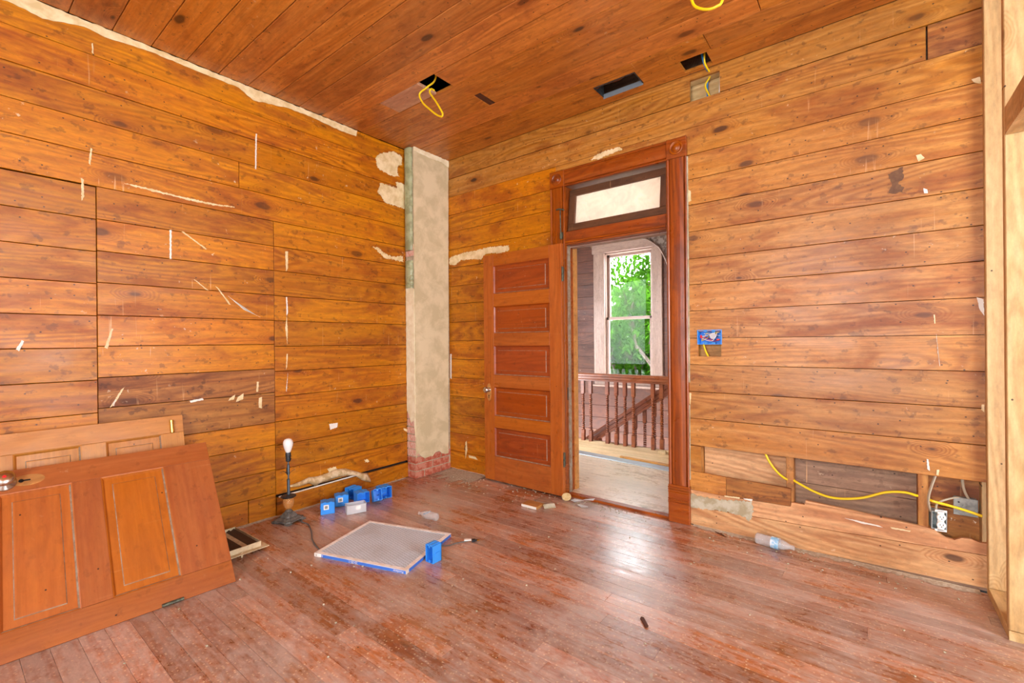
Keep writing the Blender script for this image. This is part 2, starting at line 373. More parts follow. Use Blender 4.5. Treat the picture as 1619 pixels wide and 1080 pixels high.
M_red = plain('red_wire', '#d8252a', 0.4)
M_cream = plain('cream_disc', '#e4cf9c', 0.7, col2='#cdb27a', var=1.0, vscale=60)
M_grit = plain('floor_grit', '#bbae9a', 0.9, col2='#a4947e', var=1.2, vscale=60)
M_archp = plain('arch_plaster', '#9d8f84', 0.4, col2='#6d5a50', var=2.2, vscale=24, bump=0.6)
M_leaf = None
def leafmat():
    m = N('leaves'); r = m.noise(m.n('NewGeometry').outputs['Position'], 3.0, 3)
    c = m.mix(m.ramp(r, 0.35, 0.65), lin('#0f2a06'), lin('#2f5812'))
    d = m.n('BsdfDiffuse'); m.set(d.inputs[0], c); t = m.n('BsdfTranslucent'); m.set(t.inputs[0], m.mix(0.5, c, lin('#5a8a20')))
    x = m.n('MixShader'); x.inputs[0].default_value = 0.45; m.t.links.new(d.outputs[0], x.inputs[1]); m.t.links.new(t.outputs[0], x.inputs[2])
    out = [q for q in m.t.nodes if q.type == 'OUTPUT_MATERIAL'][0]; m.t.links.new(x.outputs[0], out.inputs[0]); return m.m
M_leaf = leafmat()
M_bark = plain('bark', '#5d4c3e', 0.9, col2='#3c3028', var=1, vscale=20)
def hazyglass():  # mottled white in the pane paints in the hall reflection and haze
    m = N('hazy_glass'); g = m.n('TexCoord').outputs['Object']
    m.b.inputs['Base Color'].default_value = lin('#e8e6dc'); m.b.inputs['Transmission Weight'].default_value = 1.0
    m.b.inputs['Roughness'].default_value = 0.12; m.b.inputs['IOR'].default_value = 1.2
    d = m.n('BsdfDiffuse'); d.inputs[0].default_value = lin('#d8d2c4')
    t = m.n('BsdfTranslucent'); t.inputs[0].default_value = lin('#f4f1e8')
    a = m.n('AddShader'); m.t.links.new(d.outputs[0], a.inputs[0]); m.t.links.new(t.outputs[0], a.inputs[1])
    x = m.n('MixShader'); f = m.noise(g, 9, 5, 0.65, 1.0); m.set(x.inputs[0], m.ramp(f, 0.3, 0.75, 0.55, 0.72))
    m.t.links.new(m.b.outputs[0], x.inputs[1]); m.t.links.new(a.outputs[0], x.inputs[2])
    out = [q for q in m.t.nodes if q.type == 'OUTPUT_MATERIAL'][0]; m.t.links.new(x.outputs[0], out.inputs[0]); return m.m
M_tglass = hazyglass()
def paneglass():
    m = N('window_glass'); tr = m.n('BsdfTransparent'); gl = m.n('BsdfGlossy'); gl.inputs['Roughness'].default_value = 0.02
    x = m.n('MixShader'); x.inputs[0].default_value = 0.006
    m.t.links.new(tr.outputs[0], x.inputs[1]); m.t.links.new(gl.outputs[0], x.inputs[2])
    out = [q for q in m.t.nodes if q.type == 'OUTPUT_MATERIAL'][0]; m.t.links.new(x.outputs[0], out.inputs[0]); return m.m
M_glass = paneglass()
def filtermat():
    m = N('filter_media'); c = m.n('TexCoord').outputs['Object']; sp = m.n('SeparateXYZ'); m.set(sp.inputs[0], c)
    f = m.noise(c, 160, 3, 0.7); g = m.noise(c, 4, 3)
    base = m.mix(m.ramp(f, 0.35, 0.65), lin('#b4c6d4'), lin('#eaf4fc')); base = m.mix(m.math('MULTIPLY', m.ramp(g, 0.5, 0.75), 0.35), base, lin('#8d8574'))
    def ln(a, b):
        t = m.math('ADD', m.math('MULTIPLY', sp.outputs[0], a), m.math('MULTIPLY', sp.outputs[1], b))
        return m.ramp(m.math('SINE', t), 0.86, 0.97)
    l = m.math('MAXIMUM', ln(150, 330), ln(150, -330)); base = m.mix(m.math('MULTIPLY', l, 0.6), base, lin('#5e5a55'))
    m.set(m.b.inputs['Base Color'], base); m.b.inputs['Roughness'].default_value = 0.9; m.bump(f, 0.5, 0.002); return m.m
M_filter = filtermat()

# ------------------------------------------------------------------ boards
def sub_board(parent, B, O, u0, u1, v0, v1, holes, mat, th, gap, name='plank', jit=0.0025, ch=0.0015, label=None):
    hs = [h for h in holes if h[0] < u1-1e-4 and h[1] > u0+1e-4 and h[2] < v1-1e-4 and h[3] > v0+1e-4]
    n = random.uniform(-jit, 0)
    if not hs:
        cu, cv = (u0+u1)/2, (v0+v1)/2
        return [ob(name, boxg(u1-u0-gap, v1-v0-gap, th, ch, z0=-th), mat, parent, onplane(B, O, cu, cv, n))]
    us = sorted({u0, u1} | {min(max(x, u0), u1) for h in hs for x in h[:2]})
    vs = sorted({v0, v1} | {min(max(x, v0), v1) for h in hs for x in h[2:]})
    cells = {}
    for i in range(len(us)-1):
        for j in range(len(vs)-1):
            mu, mv = (us[i]+us[i+1])/2, (vs[j]+vs[j+1])/2
            if vs[j+1]-vs[j] < 0.004 or us[i+1]-us[i] < 0.004: continue
            if not any(h[0] < mu < h[1] and h[2] < mv < h[3] for h in hs): cells[(i, j)] = -1
    comp = 0
    for k in list(cells):
        if cells[k] >= 0: continue
        st = [k]; cells[k] = comp
        while st:
            a = st.pop()
            for d in ((1, 0), (-1, 0), (0, 1), (0, -1)):
                b = (a[0]+d[0], a[1]+d[1])
                if b in cells and cells[b] < 0: cells[b] = comp; st.append(b)
        comp += 1
    out = []
    for c in range(comp):
        ks = [k for k in cells if cells[k] == c]
        lo = us[min(k[0] for k in ks)]; hi = us[max(k[0] for k in ks)+1]; cu, cv = (lo+hi)/2, (v0+v1)/2
        V_, F_, idx = [], [], {}
        def vid(i, j, t):
            key = (i, j, t)
            if key not in idx:
                u, v = us[i], vs[j]
                if u == lo: u += gap/2
                if u == hi: u -= gap/2
                if v == v0: v += gap/2
                if v == v1: v -= gap/2
                idx[key] = len(V_); V_.append((u-cu, v-cv, 0 if t else -th))
            return idx[key]
        for (i, j) in ks:
            F_.append((vid(i, j, 1), vid(i+1, j, 1), vid(i+1, j+1, 1), vid(i, j+1, 1)))
            F_.append((vid(i, j+1, 0), vid(i+1, j+1, 0), vid(i+1, j, 0), vid(i, j, 0)))
            for d, a, b in (((0, -1), (i, j), (i+1, j)), ((1, 0), (i+1, j), (i+1, j+1)), ((0, 1), (i+1, j+1), (i, j+1)), ((-1, 0), (i, j+1), (i, j))):
                if (i+d[0], j+d[1]) not in ks: F_.append((vid(*a, 0), vid(*b, 0), vid(*b, 1), vid(*a, 1)))
        out.append(ob(name, (V_, F_), mat, parent, onplane(B, O, cu, cv, n)))
    return out
def poly_board(parent, B, O, pts, mat, th, name='plank', n=0.0):
    cu = sum(p[0] for p in pts)/len(pts); cv = sum(p[1] for p in pts)/len(pts)
    return ob(name, prism([(p[0]-cu, p[1]-cv) for p in pts], -th, 0), mat, parent, onplane(B, O, cu, cv, n))
def slab(name, boxes, mat, parent=None, kind=None):
    gs = []
    for x0, x1, y0, y1, z0, z1 in boxes:
        gs.append(xf(boxg(x1-x0, y1-y0, z1-z0), T((x0+x1)/2, (y0+y1)/2, (z0+z1)/2)))
    o = ob(name, join(*gs), mat, parent)
    if kind: o['kind'] = kind
    return o

# ------------------------------------------------------------------ SETTING : floor
XR = 6.4; YR = -5.0; HY0, HY1 = 0.14, 2.9
floor = slab('floor', [(-0.2, XR, YR, 0.0, -0.14, -0.022)], M_dark, kind='structure')
FP = 0.0835
for k in range(60):
    y1 = -0.002-k*FP; y0 = y1-FP
    rnd = random.Random(k*13+5)
    xs = [0.0]; x = rnd.uniform(0.5, 2.8)
    while x < 4.3: xs.append(x); x += rnd.uniform(1.5, 3.0)
    xs.append(XR)
    if k > 42: xs = [0.0, XR]
    for a, b in zip(xs[:-1], xs[1:]): sub_board(floor, FLO, (0, 0, 0), a, b, y0, y1, [], M_floor, 0.022, 0.0008, name='floorboard', jit=0.0006, ch=0.0008)
# grey grit that has gathered along the walls
def grit(parent, P, w, name='dust_drift'):
    rnd = random.Random(len(P)*7+3); out = []
    for (x, y), (nx, ny) in P: pass
    a = [p for p, n in P]; b = [(p[0]+n[0]*w*rnd.uniform(0.5, 1.2), p[1]+n[1]*w*rnd.uniform(0.5, 1.2)) for p, n in P]
    V_ = [(p[0], p[1], 0.007) for p in a]+[(p[0], p[1], 0.0007) for p in b]; m_ = len(a)
    F_ = [(i, m_+i, m_+i+1, i+1) for i in range(m_-1)]
    V_ += [(p[0], p[1], 0.0002) for p in a]
    F_ += [(i, i+1, 2*m_+i+1, 2*m_+i) for i in range(m_-1)]
    o = ob(name, (V_, F_), M_grit, parent); o['kind'] = 'stuff'; return o
grit(floor, [((2.42+i*0.022, -0.001), (0, -1)) for i in range(62)], 0.045)
grit(floor, [((0.001, -2.1+i*0.022), (1, 0)) for i in range(75)], 0.03)
grit(floor, [((0.13+i*0.02, -0.001), (0, -1)) for i in range(24)], 0.30)
# ------------------------------------------------------------------ ceiling
ceil = slab('ceiling', [(-0.2, XR, YR, 0.13, CEIL+0.24, CEIL+0.3)], M_dark, kind='structure')
CH = [(0.922, 1.092, 0.8895, 1.066), (1.838, 2.141, 0.10, 0.258), (2.402, 2.572, 0.03, 0.178), (2.64, 2.88, 0.79, 0.8895)]
CP = 0.178
for k in range(29):
    v0 = k*CP; v1 = v0+CP; rnd = random.Random(k*7+1)
    xs = [0.0]; x = rnd.uniform(1.5, 4.5)
    cut = {0: [], 1: [2.60], 3: [1.12, 1.176], 5: [0.504, 0.921], 4: [3.3], 2: [2.9]}.get(k, [x] if k % 2 else [])
    xs = [0.0]+cut+[XR]
    for a, b in zip(xs[:-1], xs[1:]):
        m_ = M_ceil
        if k == 5 and abs(a-0.504) < 1e-3: m_ = M_patch
        if k == 3 and abs(a-1.12) < 1e-3: m_ = M_burn
        sub_board(ceil, CEI, (0, 0, CEIL), a, b, v0, v1, CH, m_, 0.02, 0.003, name='ceiling_board', jit=0.002, ch=0.003)
# ------------------------------------------------------------------ left wall
wl = slab('wall_left', [(-0.2, -0.115, YR, 0.14, -0.1, CEIL+0.3)], M_dark, kind='structure')
rowsL = [CEIL, 2.83, 2.649, 2.469, 2.292, 2.112, 1.934, 1.756, 1.579, 1.402, 1.225, 1.048, 0.868, 0.69, 0.512, 0.335, 0.15, 0.004]
def lb(u0, u1, v0, v1, mat=M_left, **k): sub_board(wl, LEFT, (0, 0, 0), u0, u1, v0, v1, [], mat, 0.02, 0.0034, name='wall_board', jit=0.003, **k)
E0 = -0.434
for i in range(5):
    v1, v0 = rowsL[i], rowsL[i+1]
    cuts = {0: [YR, E0], 1: [YR, -3.1, E0], 2: [YR, E0], 3: [YR, -1.84, E0], 4: [YR, E0]}[i]
    for a, b in zip(cuts[:-1], cuts[1:]): lb(a, b, v0, v1)
CL, CR_ = -2.566, -1.616
for i in range(5, 17):
    v1, v0 = rowsL[i], rowsL[i+1]
    lb(YR, CL, v0-0.004, v1-0.004)
    if i < 16: pass
offs = [0.0]*20
cen = [2.112, 1.933, 1.758, 1.583, 1.402, 1.230, 1.056, 0.886, 0.672, 0.512, 0.335, 0.165, 0.004]
for i in range(12):
    m_ = M_leftd if i in (6, 7) else M_left
    if i == 11: lb(CL, -1.80, cen[i+1], cen[i]); lb(-1.80, CR_, cen[i+1], cen[i])
    else: lb(CL, CR_, cen[i+1], cen[i], m_)
rig = [2.112, 1.925, 1.74, 1.562, 1.386, 1.212, 1.033, 0.857, 0.671, 0.508, 0.33, 0.150]
rig = [2.112, 1.935, 1.76, 1.58, 1.40, 1.215, 1.035, 0.856, 0.675, 0.506, 0.327, 0.150]
for i in range(11): lb(CR_, E0, rig[i+1], rig[i])
ob('baseboard_plank', boxg(E0-CR_-0.004, 0.128, 0.024, 0.002, z0=-0.02), M_left, wl, onplane(LEFT, (0, 0, 0), (E0+CR_)/2, 0.068, 0.006))
ob('old_trim_strip', boxg(0.62, 0.008, 0.012, 0.002, z0=-0.004), M_white, wl, onplane(LEFT, (0, 0, 0), -1.29, 0.139, 0.006) @ RZ(0.012))
ob('gap_batten', boxg(E0-CR_, 0.03, 0.004), M_dark, wl, onplane(LEFT, (0, 0, 0), (E0+CR_)/2, 0.143, -0.024))
# what the stripping left on the left wall
def remnant(pxpts, plane, mat, parent, amp=0.006, th=0.0018, name='wallpaper_remnant', seed=1, step=0.007, n0=0.0):
    f = onx if plane == 'L' else ony
    pts = [f(*p) for p in pxpts]
    pts = ragged(pts, amp, step, random.Random(seed))
    cu = sum(p[0] for p in pts)/len(pts); cv = sum(p[1] for p in pts)/len(pts)
    B = LEFT if plane == 'L' else BACK
    return ob(name, prism([(p[0]-cu, p[1]-cv) for p in pts], 0.0, th), mat, parent, onplane(B, (0, 0, 0), cu, cv, n0+0.0005))
low = [(-60, -22), (20, 6), (67, 30), (133, 43), (173, 62), (240, 83), (333, 122), (377, 139), (400, 159), (457, 172), (500, 189), (540, 208), (563, 216)]
lp = [onx(*p) for p in low]
pts = [(p[0], min(p[1], 2.985)) for p in lp]+[(-0.93, CEIL-0.002), (-3.3, CEIL-0.002)]
poly_board(wl, LEFT, (0, 0, 0), ragged(pts, 0.003, 0.02, random.Random(3)), M_paper, 0.002, name='wallpaper_border', n=0.0025)
remnant([(600, 243), (622, 240), (635, 248), (635, 262), (629, 262), (628, 274), (632, 280), (618, 278), (600, 269), (595, 262), (594, 250)], 'L', M_paper, wl, seed=4)
remnant([(601, 290), (616, 294), (627, 298), (626, 288), (640, 292), (641, 331), (628, 327), (608, 321), (604, 312), (597, 305)], 'L', M_paper, wl, seed=5)
remnant([(589, 391), (597, 391), (604, 398), (613, 404), (625, 407), (637, 405), (637, 415), (622, 411), (608, 408), (599, 400)], 'L', M_paper, wl, amp=0.008, seed=6)
remnant([(196, 290), (215, 293), (250, 302), (290, 312), (345, 324), (370, 327), (371, 329), (330, 324), (285, 314), (245, 304), (210, 295)], 'L', M_paper, wl, amp=0.003, seed=7)
for i, q in enumerate([((268, 364), (271, 364), (271, 410), (268, 410)), ((287, 367), (289, 366), (327, 394), (325, 395)),
                       ((192, 616), (198, 611), (180, 641), (173, 646)), ((178, 640), (182, 632), (184, 632), (180, 643)),
                       ((451, 398), (455, 398), (455, 425), (452, 430)), ((451, 520), (453, 500), (455, 525), (454, 545)), ((452, 470), (454, 470), (455, 495), (453, 500)),
                       ((128, 282), (132, 284), (133, 312), (129, 318)), ((143, 234), (146, 236), (143, 262), (140, 258)), ((404, 212), (406, 212), (405, 268), (403, 268)),
                       ((376, 628), (385, 622), (384, 632), (373, 636)), ((363, 630), (372, 624), (370, 632), (361, 634)), ((300, 634), (320, 630), (322, 633), (301, 637)),
                       ((406, 604), (409, 604), (408, 620), (405, 620)), ((409, 630), (414, 628), (414, 646), (409, 645)), ((520, 671), (534, 669), (533, 676), (522, 680)),
                       ((306, 442), (310, 444), (330, 460), (325, 458)), ((340, 452), (345, 456), (365, 482), (362, 482)), ((360, 468), (385, 490), (412, 502), (390, 492)),
                       ((145, 69), (147, 69), (148, 86), (145, 84)), ((638, 677), (645, 680), (644, 684), (638, 680)), ((452, 618), (454, 600), (455, 590), (453, 620)), ((453, 560), (455, 560), (454, 580), (452, 585)),
                       ((165, 550), (176, 520), (179, 520), (170, 552)), ((25, 553), (34, 538), (38, 540), (30, 556))]):
    remnant(q, 'L', M_paper if i % 3 else M_white, wl, amp=0.0015, th=0.001, name='scraped_paper', seed=20+i, n0=0.0002)
# torn, sagging strip of paper low on the wall
def saggy():
    top = [(456, 768), (470, 763), (487, 755), (503, 753), (517, 748), (530, 742), (545, 741), (560, 745), (572, 748), (580, 748), (584, 757)]
    bot = [(455, 770), (470, 770), (487, 764), (498, 769), (505, 764), (519, 760), (530, 756), (548, 752), (560, 752), (570, 759), (583, 763)]
    T_ = [onx(*p) for p in top]; B_ = [onx(*p) for p in bot]; n = len(T_); V_ = []
    for k in range(4):
        t = k/3
        for i in range(n):
            y = T_[i][0]*(1-t)+B_[i][0]*t; z = T_[i][1]*(1-t)+B_[i][1]*t
            V_.append((0.008+0.02*math.sin(t*PI)*(0.4+0.6*math.sin(i*1.3)**2)+0.012*t*(i > 7), y, z))
    F_ = [(k*n+i, k*n+i+1, (k+1)*n+i+1, (k+1)*n+i) for k in range(3) for i in range(n-1)]
    o = ob('torn_paper_strip', (V_, F_), M_paper2, wl, smooth=True); s = o.modifiers.new('t', 'SOLIDIFY'); s.thickness = 0.0015
saggy()
remnant([(518, 741), (530, 738), (534, 743), (520, 748)], 'L', M_paper, wl, seed=31)
remnant([(576, 727), (582, 727), (584, 730), (577, 732)], 'L', M_paper, wl, seed=32)
# ------------------------------------------------------------------ back wall
DX0, DX1, DH = 1.44, 2.254, 2.0          # clear door opening
AX0, AX1 = 1.36, 2.36                    # rough opening behind the casings
AH = 2.56
WX1 = XR
wb = slab('wall_back', [(-0.2, AX0, 0.115, 0.14, -0.1, CEIL+0.3), (AX1, WX1, 0.115, 0.14, -0.1, CEIL+0.3), (AX0, AX1, 0.115, 0.14, AH, CEIL+0.3)], M_old, kind='structure')
wb['label'] = 'wall of horizontal pine boards around the doorway'
rowsB = [CEIL, 2.826, 2.650, 2.472, 2.306, 2.135, 1.957, 1.776, 1.603, 1.427, 1.246, 1.069, 0.890, 0.711, 0.531]
BH = [(AX0, AX1, 0.0, AH), (2.417, 2.605, 2.829, 2.966), (2.457, 2.60, 1.125, 1.29)]
def bb(u0, u1, v0, v1, mat=M_back, holes=BH, **k): sub_board(wb, BACK, (0, 0, 0), u0, u1, v0, v1, holes, mat, 0.02, 0.0032, name='wall_board', jit=0.003, **k)
M_backl = MATS['wall_boards_left']
for i in range(14):
    v1, v0 = rowsB[i], rowsB[i+1]
    if i < 2: bb(0.0, 3.86 if i == 0 else 3.59, v0, v1) if i == 0 else (bb(0.0, 3.588, v0, v1), bb(3.592, 3.86, v0, v1, M_leftd))
    elif i == 2: bb(0.0, 1.36, v0, v1, M_backl); bb(1.36, 3.86, v0, v1)
    else: bb(0.0, 1.36, v0, v1, M_backl); bb(2.36, 3.86, v0, v1)
for v1, v0 in [(0.531, 0.356), (0.356, 0.178), (0.178, 0.006)]: bb(0.0, 1.36, v0, v1, M_backl)
bb(3.86, XR, 0.0, CEIL, M_backl)
# broken-out bottom right: partial boards, studs, older boards behind
pb = lambda pts, m_, nm='wall_board', n=-0.001, th=0.02: poly_board(wb, BACK, (0, 0, 0), pts, m_, th, name=nm, n=n)
pb([(2.37, 0.360), (2.469, 0.358), (2.467, 0.527), (2.37, 0.529)], M_back)
pb([(2.37, 0.236), (2.45, 0.232), (2.60, 0.231), (2.62, 0.233), (2.62, 0.3515), (2.37, 0.358)], M_back)
pb([(2.622, 0.233), (2.975, 0.243), (2.977, 0.346), (2.622, 0.3515)], M_leftd)
tornpts = [(2.37, 0.124), (2.75, 0.137), (3.2, 0.152), (3.80, 0.182), (3.80, 0.240), (3.765, 0.236), (3.735, 0.246), (3.70, 0.242), (3.675, 0.226), (3.645, 0.229), (3.62, 0.243), (3.605, 0.258), (3.585, 0.262), (3.45, 0.270), (3.25, 0.283), (3.05, 0.292), (3.045, 0.266), (2.98, 0.266), (2.975, 0.241), (2.60, 0.229), (2.37, 0.232)]
pb(tornpts, M_base)
pb([(2.37, 0.006), (3.0, 0.006), (3.80, 0.024), (3.80, 0.180), (3.2, 0.150), (2.75, 0.135), (2.37, 0.122)], M_base, n=0.004, th=0.022)
slab('cavity_sill', [(2.37, 3.85, 0.02, 0.11, 0.0, 0.10)], M_old, wb)  # solid grey-brown block filling the cavity foot behind the base boards
def stud(x0, x1, z0, z1, y0=0.012, y1=0.112, m_=None):
    return ob('wall_stud', boxg(z1-z0, x1-x0, y1-y0, 0.002), m_ or M_back, wb, basis(((x0+x1)/2, (y0+y1)/2, (z0+z1)/2), (0, 0, 1), (1, 0, 0), (0, -1, 0)) if False else basis(((x0+x1)/2, (y0+y1)/2, (z0+z1)/2), (0, 0, 1), (-1, 0, 0), (0, -1, 0)))
stud(2.951, 2.990, 0.10, 0.56, 0.004 if False else 0.021); stud(3.541, 3.583, 0.10, 0.56, 0.021)
stud(2.37, 2.462, 0.10, 0.62, 0.021)
for z0, z1, m_ in ((0.37, 0.56, M_old), (0.19, 0.37, M_old)):
    ob('older_board', boxg(0.56, z1-z0-0.003, 0.014, 0.001), m_, wb, onplane(BACK, (0, 0, 0), 3.265, (z0+z1)/2, -0.104))
ob('older_board', boxg(0.50, 0.26, 0.014, 0.001), M_base, wb, onplane(BACK, (0, 0, 0), 2.715, 0.44, -0.104))
for z0, z1 in ((0.36, 0.56), (0.19, 0.358)):
    ob('older_board', boxg(0.26, z1-z0-0.003, 0.014, 0.001), M_leftd, wb, onplane(BACK, (0, 0, 0), 3.70, (z0+z1)/2, -0.098))
ob('cavity_edge_stud', boxg(0.5, 0.03, 0.09, 0.001), M_pine, wb, basis((3.79, 0.066, 0.35), (0, 0, 1), (-1, 0, 0), (0, -1, 0)))
ob('older_board', boxg(0.30, 0.3, 0.014, 0.001), M_pine, wb, onplane(BACK, (0, 0, 0), 2.51, 2.90, -0.10))
ob('older_board', boxg(0.25, 0.3, 0.014, 0.001), M_jamb, wb, onplane(BACK, (0, 0, 0), 2.56, 1.17, -0.08))
ob('blocking', boxg(0.24, 0.05, 0.06, 0.001), M_pine, wb, onplane(BACK, (0, 0, 0), 2.51, 2.992, -0.052))
for i, (cx_, cz_, r_) in enumerate(((3.045, 0.475, 0.022), (3.09, 0.44, 0.014), (3.36, 0.455, 0.016), (3.40, 0.475, 0.012), (3.32, 0.425, 0.018), (3.22, 0.485, 0.010), (3.46, 0.40, 0.014), (3.43, 0.352, 0.03), (3.14, 0.405, 0.009))):
    rr_ = random.Random(i+200); pts_ = [(r_*(1+rr_.uniform(-0.35, 0.35))*math.cos(a_*PI/7)*1.25, r_*(1+rr_.uniform(-0.35, 0.35))*math.sin(a_*PI/7)) for a_ in range(14)]
    ob('paint_splash', prism(pts_, 0, 0.0008), M_putty if i % 2 else M_white, wb, onplane(BACK, (0, 0, 0), cx_, cz_, -0.1038))
# plaster and paper left on the back wall
remnant([(711, 408), (722, 404), (735, 400), (750, 397), (770, 392), (790, 390), (804, 388), (805, 396), (790, 401), (778, 400), (764, 404), (762, 411), (748, 410), (738, 411), (728, 412), (720, 420), (711, 418)], 'B', M_paper, wb, amp=0.007, seed=41)
remnant([(934, 253), (945, 244), (955, 240), (968, 236), (980, 233), (984, 237), (970, 243), (955, 248), (945, 253)], 'B', M_paper, wb, seed=42)
remnant([(1089, 779), (1112, 786), (1145, 791), (1189, 793), (1191, 810), (1190, 818), (1183, 826), (1180, 817), (1160, 812), (1130, 806), (1108, 805), (1089, 800)], 'B', M_putty, wb, seed=43, n0=0.004)
for i, q in enumerate([((1465, 726), (1468, 727), (1470, 745), (1466, 742)), ((1481, 743), (1485, 743), (1484, 752), (1480, 751)), ((1534, 820), (1400, 833), (1400, 835), (1420, 839)),
                       ((1544, 470), (1555, 474), (1556, 500), (1549, 490)), ((1536, 126), (1549, 122), (1551, 133), (1540, 131)), ((1552, 640), (1556, 640), (1556, 652), (1551, 648)),
                       ((1335, 819), (1360, 824), (1390, 831), (1396, 834), (1360, 827)), ((1407, 833), (1440, 839), (1438, 841), (1410, 836)), ((1145, 784), (1170, 787), (1169, 789), (1146, 786)), ((1175, 788), (1190, 790), (1189, 793), (1177, 790)),
                       ((1088, 620), (1093, 622), (1092, 640), (1088, 638)), ((1087, 300), (1092, 302), (1093, 318), (1088, 320)), ((1480, 528), (1482, 545), (1486, 580), (1483, 560)),
                       ((1476, 498), (1478, 498), (1479, 512), (1477, 512)), ((1448, 246), (1456, 244), (1462, 250), (1452, 256)), ((1460, 298), (1466, 300), (1467, 306), (1461, 306)),
                       ((736, 700), (738, 697), (739, 712), (736, 726)), ((741, 720), (752, 723), (756, 728), (742, 724)), ((712, 560), (714, 560), (714, 600), (712, 598))]):
    if i == 2: continue
    remnant(q, 'B', M_paper if i % 3 else M_white, wb, amp=0.0012, th=0.001, name='scraped_paper', seed=60+i, n0=0.0042 if i in (6, 7) else 0.0002)
remnant([(1404, 276), (1428, 264), (1428, 283), (1420, 290), (1430, 297), (1427, 305), (1405, 306), (1410, 293)], 'B', M_leftd2, wb, amp=0.004, th=0.0004, name='tar_stain', seed=90)
ob('old_nail', tube([(0, 0, 0), (0.0, -0.012, 0.0), (0.02, -0.03, 0.03), (0.045, -0.045, 0.05)], 0.0025, 6), M_iron, wb, T(*(lambda p: (p[0], 0.0, p[1]))(ony(736, 711))))

# ------------------------------------------------------------------ door casing
tr = empty('trim_1', T(1.85, 0, 0)); tr['kind'] = 'structure'; tr['label'] = 'red-brown fluted door casing with bullseye corner blocks and plinth'
def casing(prof, L, name, W, mat=None):
    # prof: (across, proud) pairs, extruded along local x
    n = len(prof); V_ = [(-L/2, p[0], p[1]) for p in prof]+[(L/2, p[0], p[1]) for p in prof]
    F_ = [tuple(range(n)), tuple(range(2*n-1, n-1, -1))]+[(i, i+n, (i+1) % n+n, (i+1) % n) for i in range(n)]
    return ob(name, (V_, F_), mat or M_trim, tr, W)
CPR = [(-0.066, 0.0), (-0.066, 0.022), (-0.060, 0.027), (-0.054, 0.022), (-0.050, 0.014), (-0.046, 0.021), (-0.02, 0.024), (0.0, 0.0245), (0.02, 0.024), (0.044, 0.021), (0.048, 0.014), (0.053, 0.022), (0.059, 0.027), (0.066, 0.022), (0.066, 0.0)]
up = lambda x, z: basis((x, -0.0005, z), (0, 0, 1), (-1, 0, 0), (0, -1, 0))
casing(CPR, 2.463-0.252, 'side_casing', up(2.332, (2.463+0.252)/2))
casing(CPR, 2.463-0.252, 'side_casing', up(1.383, (2.463+0.252)/2))
casing(CPR, 2.263-1.451, 'head_casing', basis((1.857, -0.0005, 2.531), (1, 0, 0), (0, 0, 1), (0, -1, 0)))
for x in (2.332, 1.383):
    b = ob('corner_block', boxg(0.134, 0.134, 0.03, 0.003, z0=0.0), M_trim, tr, basis((x, -0.0005, 2.531), (1, 0, 0), (0, 0, 1), (0, -1, 0)))
    pr = [(0.046, 0.0), (0.046, 0.004), (0.042, 0.007), (0.037, 0.006), (0.034, 0.001), (0.028, 0.0), (0.025, 0.005), (0.018, 0.010), (0.009, 0.013), (0.002, 0.0135)]
    ob('bullseye', lathe(pr, 28), M_trim, b, basis((x, -0.0300, 2.531), (1, 0, 0), (0, 0, 1), (0, -1, 0)), smooth=True)
    pl = ob('plinth_block', boxg(0.140, 0.252, 0.036, 0.003, z0=0.0), M_trim, tr, basis((x, -0.0005, 0.127), (1, 0, 0), (0, 0, 1), (0, -1, 0)))
    for z, h in ((0.236, 0.010), (0.222, 0.006), (0.206, 0.004), (0.160, 0.005), (0.149, 0.005), (0.138, 0.005)):
        ob('plinth_bead', boxg(0.143, h, 0.006, 0.002, z0=0.0), M_trim, pl, basis((x, -0.0362, z), (1, 0, 0), (0, 0, 1), (0, -1, 0)))
slab('old_paint_edge', [(2.3985, 2.4035, -0.018, -0.001, 0.95, 2.46), (2.3985, 2.402, -0.012, -0.001, 0.3, 0.8)], M_putty, tr)
# jambs, stops, transom bar, threshold
slab('door_jamb', [(1.405, 1.44, 0.0, 0.142, 0.0, 2.49)], M_trim, tr)
slab('door_stop', [(1.44, 1.451, 0.03, 0.062, 0.0, 2.0)], M_dustl, tr)
slab('door_stop', [(1.44, 1.449, 0.062, 0.070, 0.0, 2.0)], M_trim, tr)
slab('hall_side_jamb_edge', [(1.40, 1.452, 0.118, 0.168, 0.02, 2.49)], M_jamb, tr)
slab('door_jamb', [(2.254, 2.29, 0.0, 0.142, 0.0, 2.49)], M_trim, tr)
slab('head_jamb', [(1.405, 2.29, 0.0, 0.142, 2.475, 2.50)], M_halltrim, tr)
ob('transom_bar', boxg(0.814, 0.108, 0.125, 0.004), M_trim, tr, basis((1.847, 0.060, 2.054), (1, 0, 0), (0, 0, 1), (0, -1, 0)))
ob('transom_bar_lip', boxg(0.814, 0.016, 0.02, 0.003), M_trim, tr, basis((1.847, -0.008, 2.022), (1, 0, 0), (0, 0, 1), (0, -1, 0)))
ob('head_stop', boxg(0.80, 0.012, 0.06, 0.002), M_halltrim, tr, basis((1.847, 0.09, 1.994), (1, 0, 0), (0, 0, 1), (0, -1, 0)))
slab('threshold', [(1.44, 2.254, -0.012, 0.045, 0.0002, 0.020)], M_trim, tr)
slab('latch_plate', [(1.4402, 1.442, -0.0, 0.026, 0.76, 0.86)], M_iron, tr)
rod = ob('transom_rod', tube([(1.425, -0.034, 2.285), (1.425, -0.045, 2.27), (1.426, -0.045, 2.20), (1.426, -0.04, 2.06), (1.426, -0.034, 2.045)], 0.005, 8, 4), M_obrass, tr)
ob('rod_lever', tube([(1.385, -0.038, 2.286), (1.42, -0.04, 2.286), (1.455, -0.03, 2.272)], 0.006, 8, 3), M_obrass, rod)
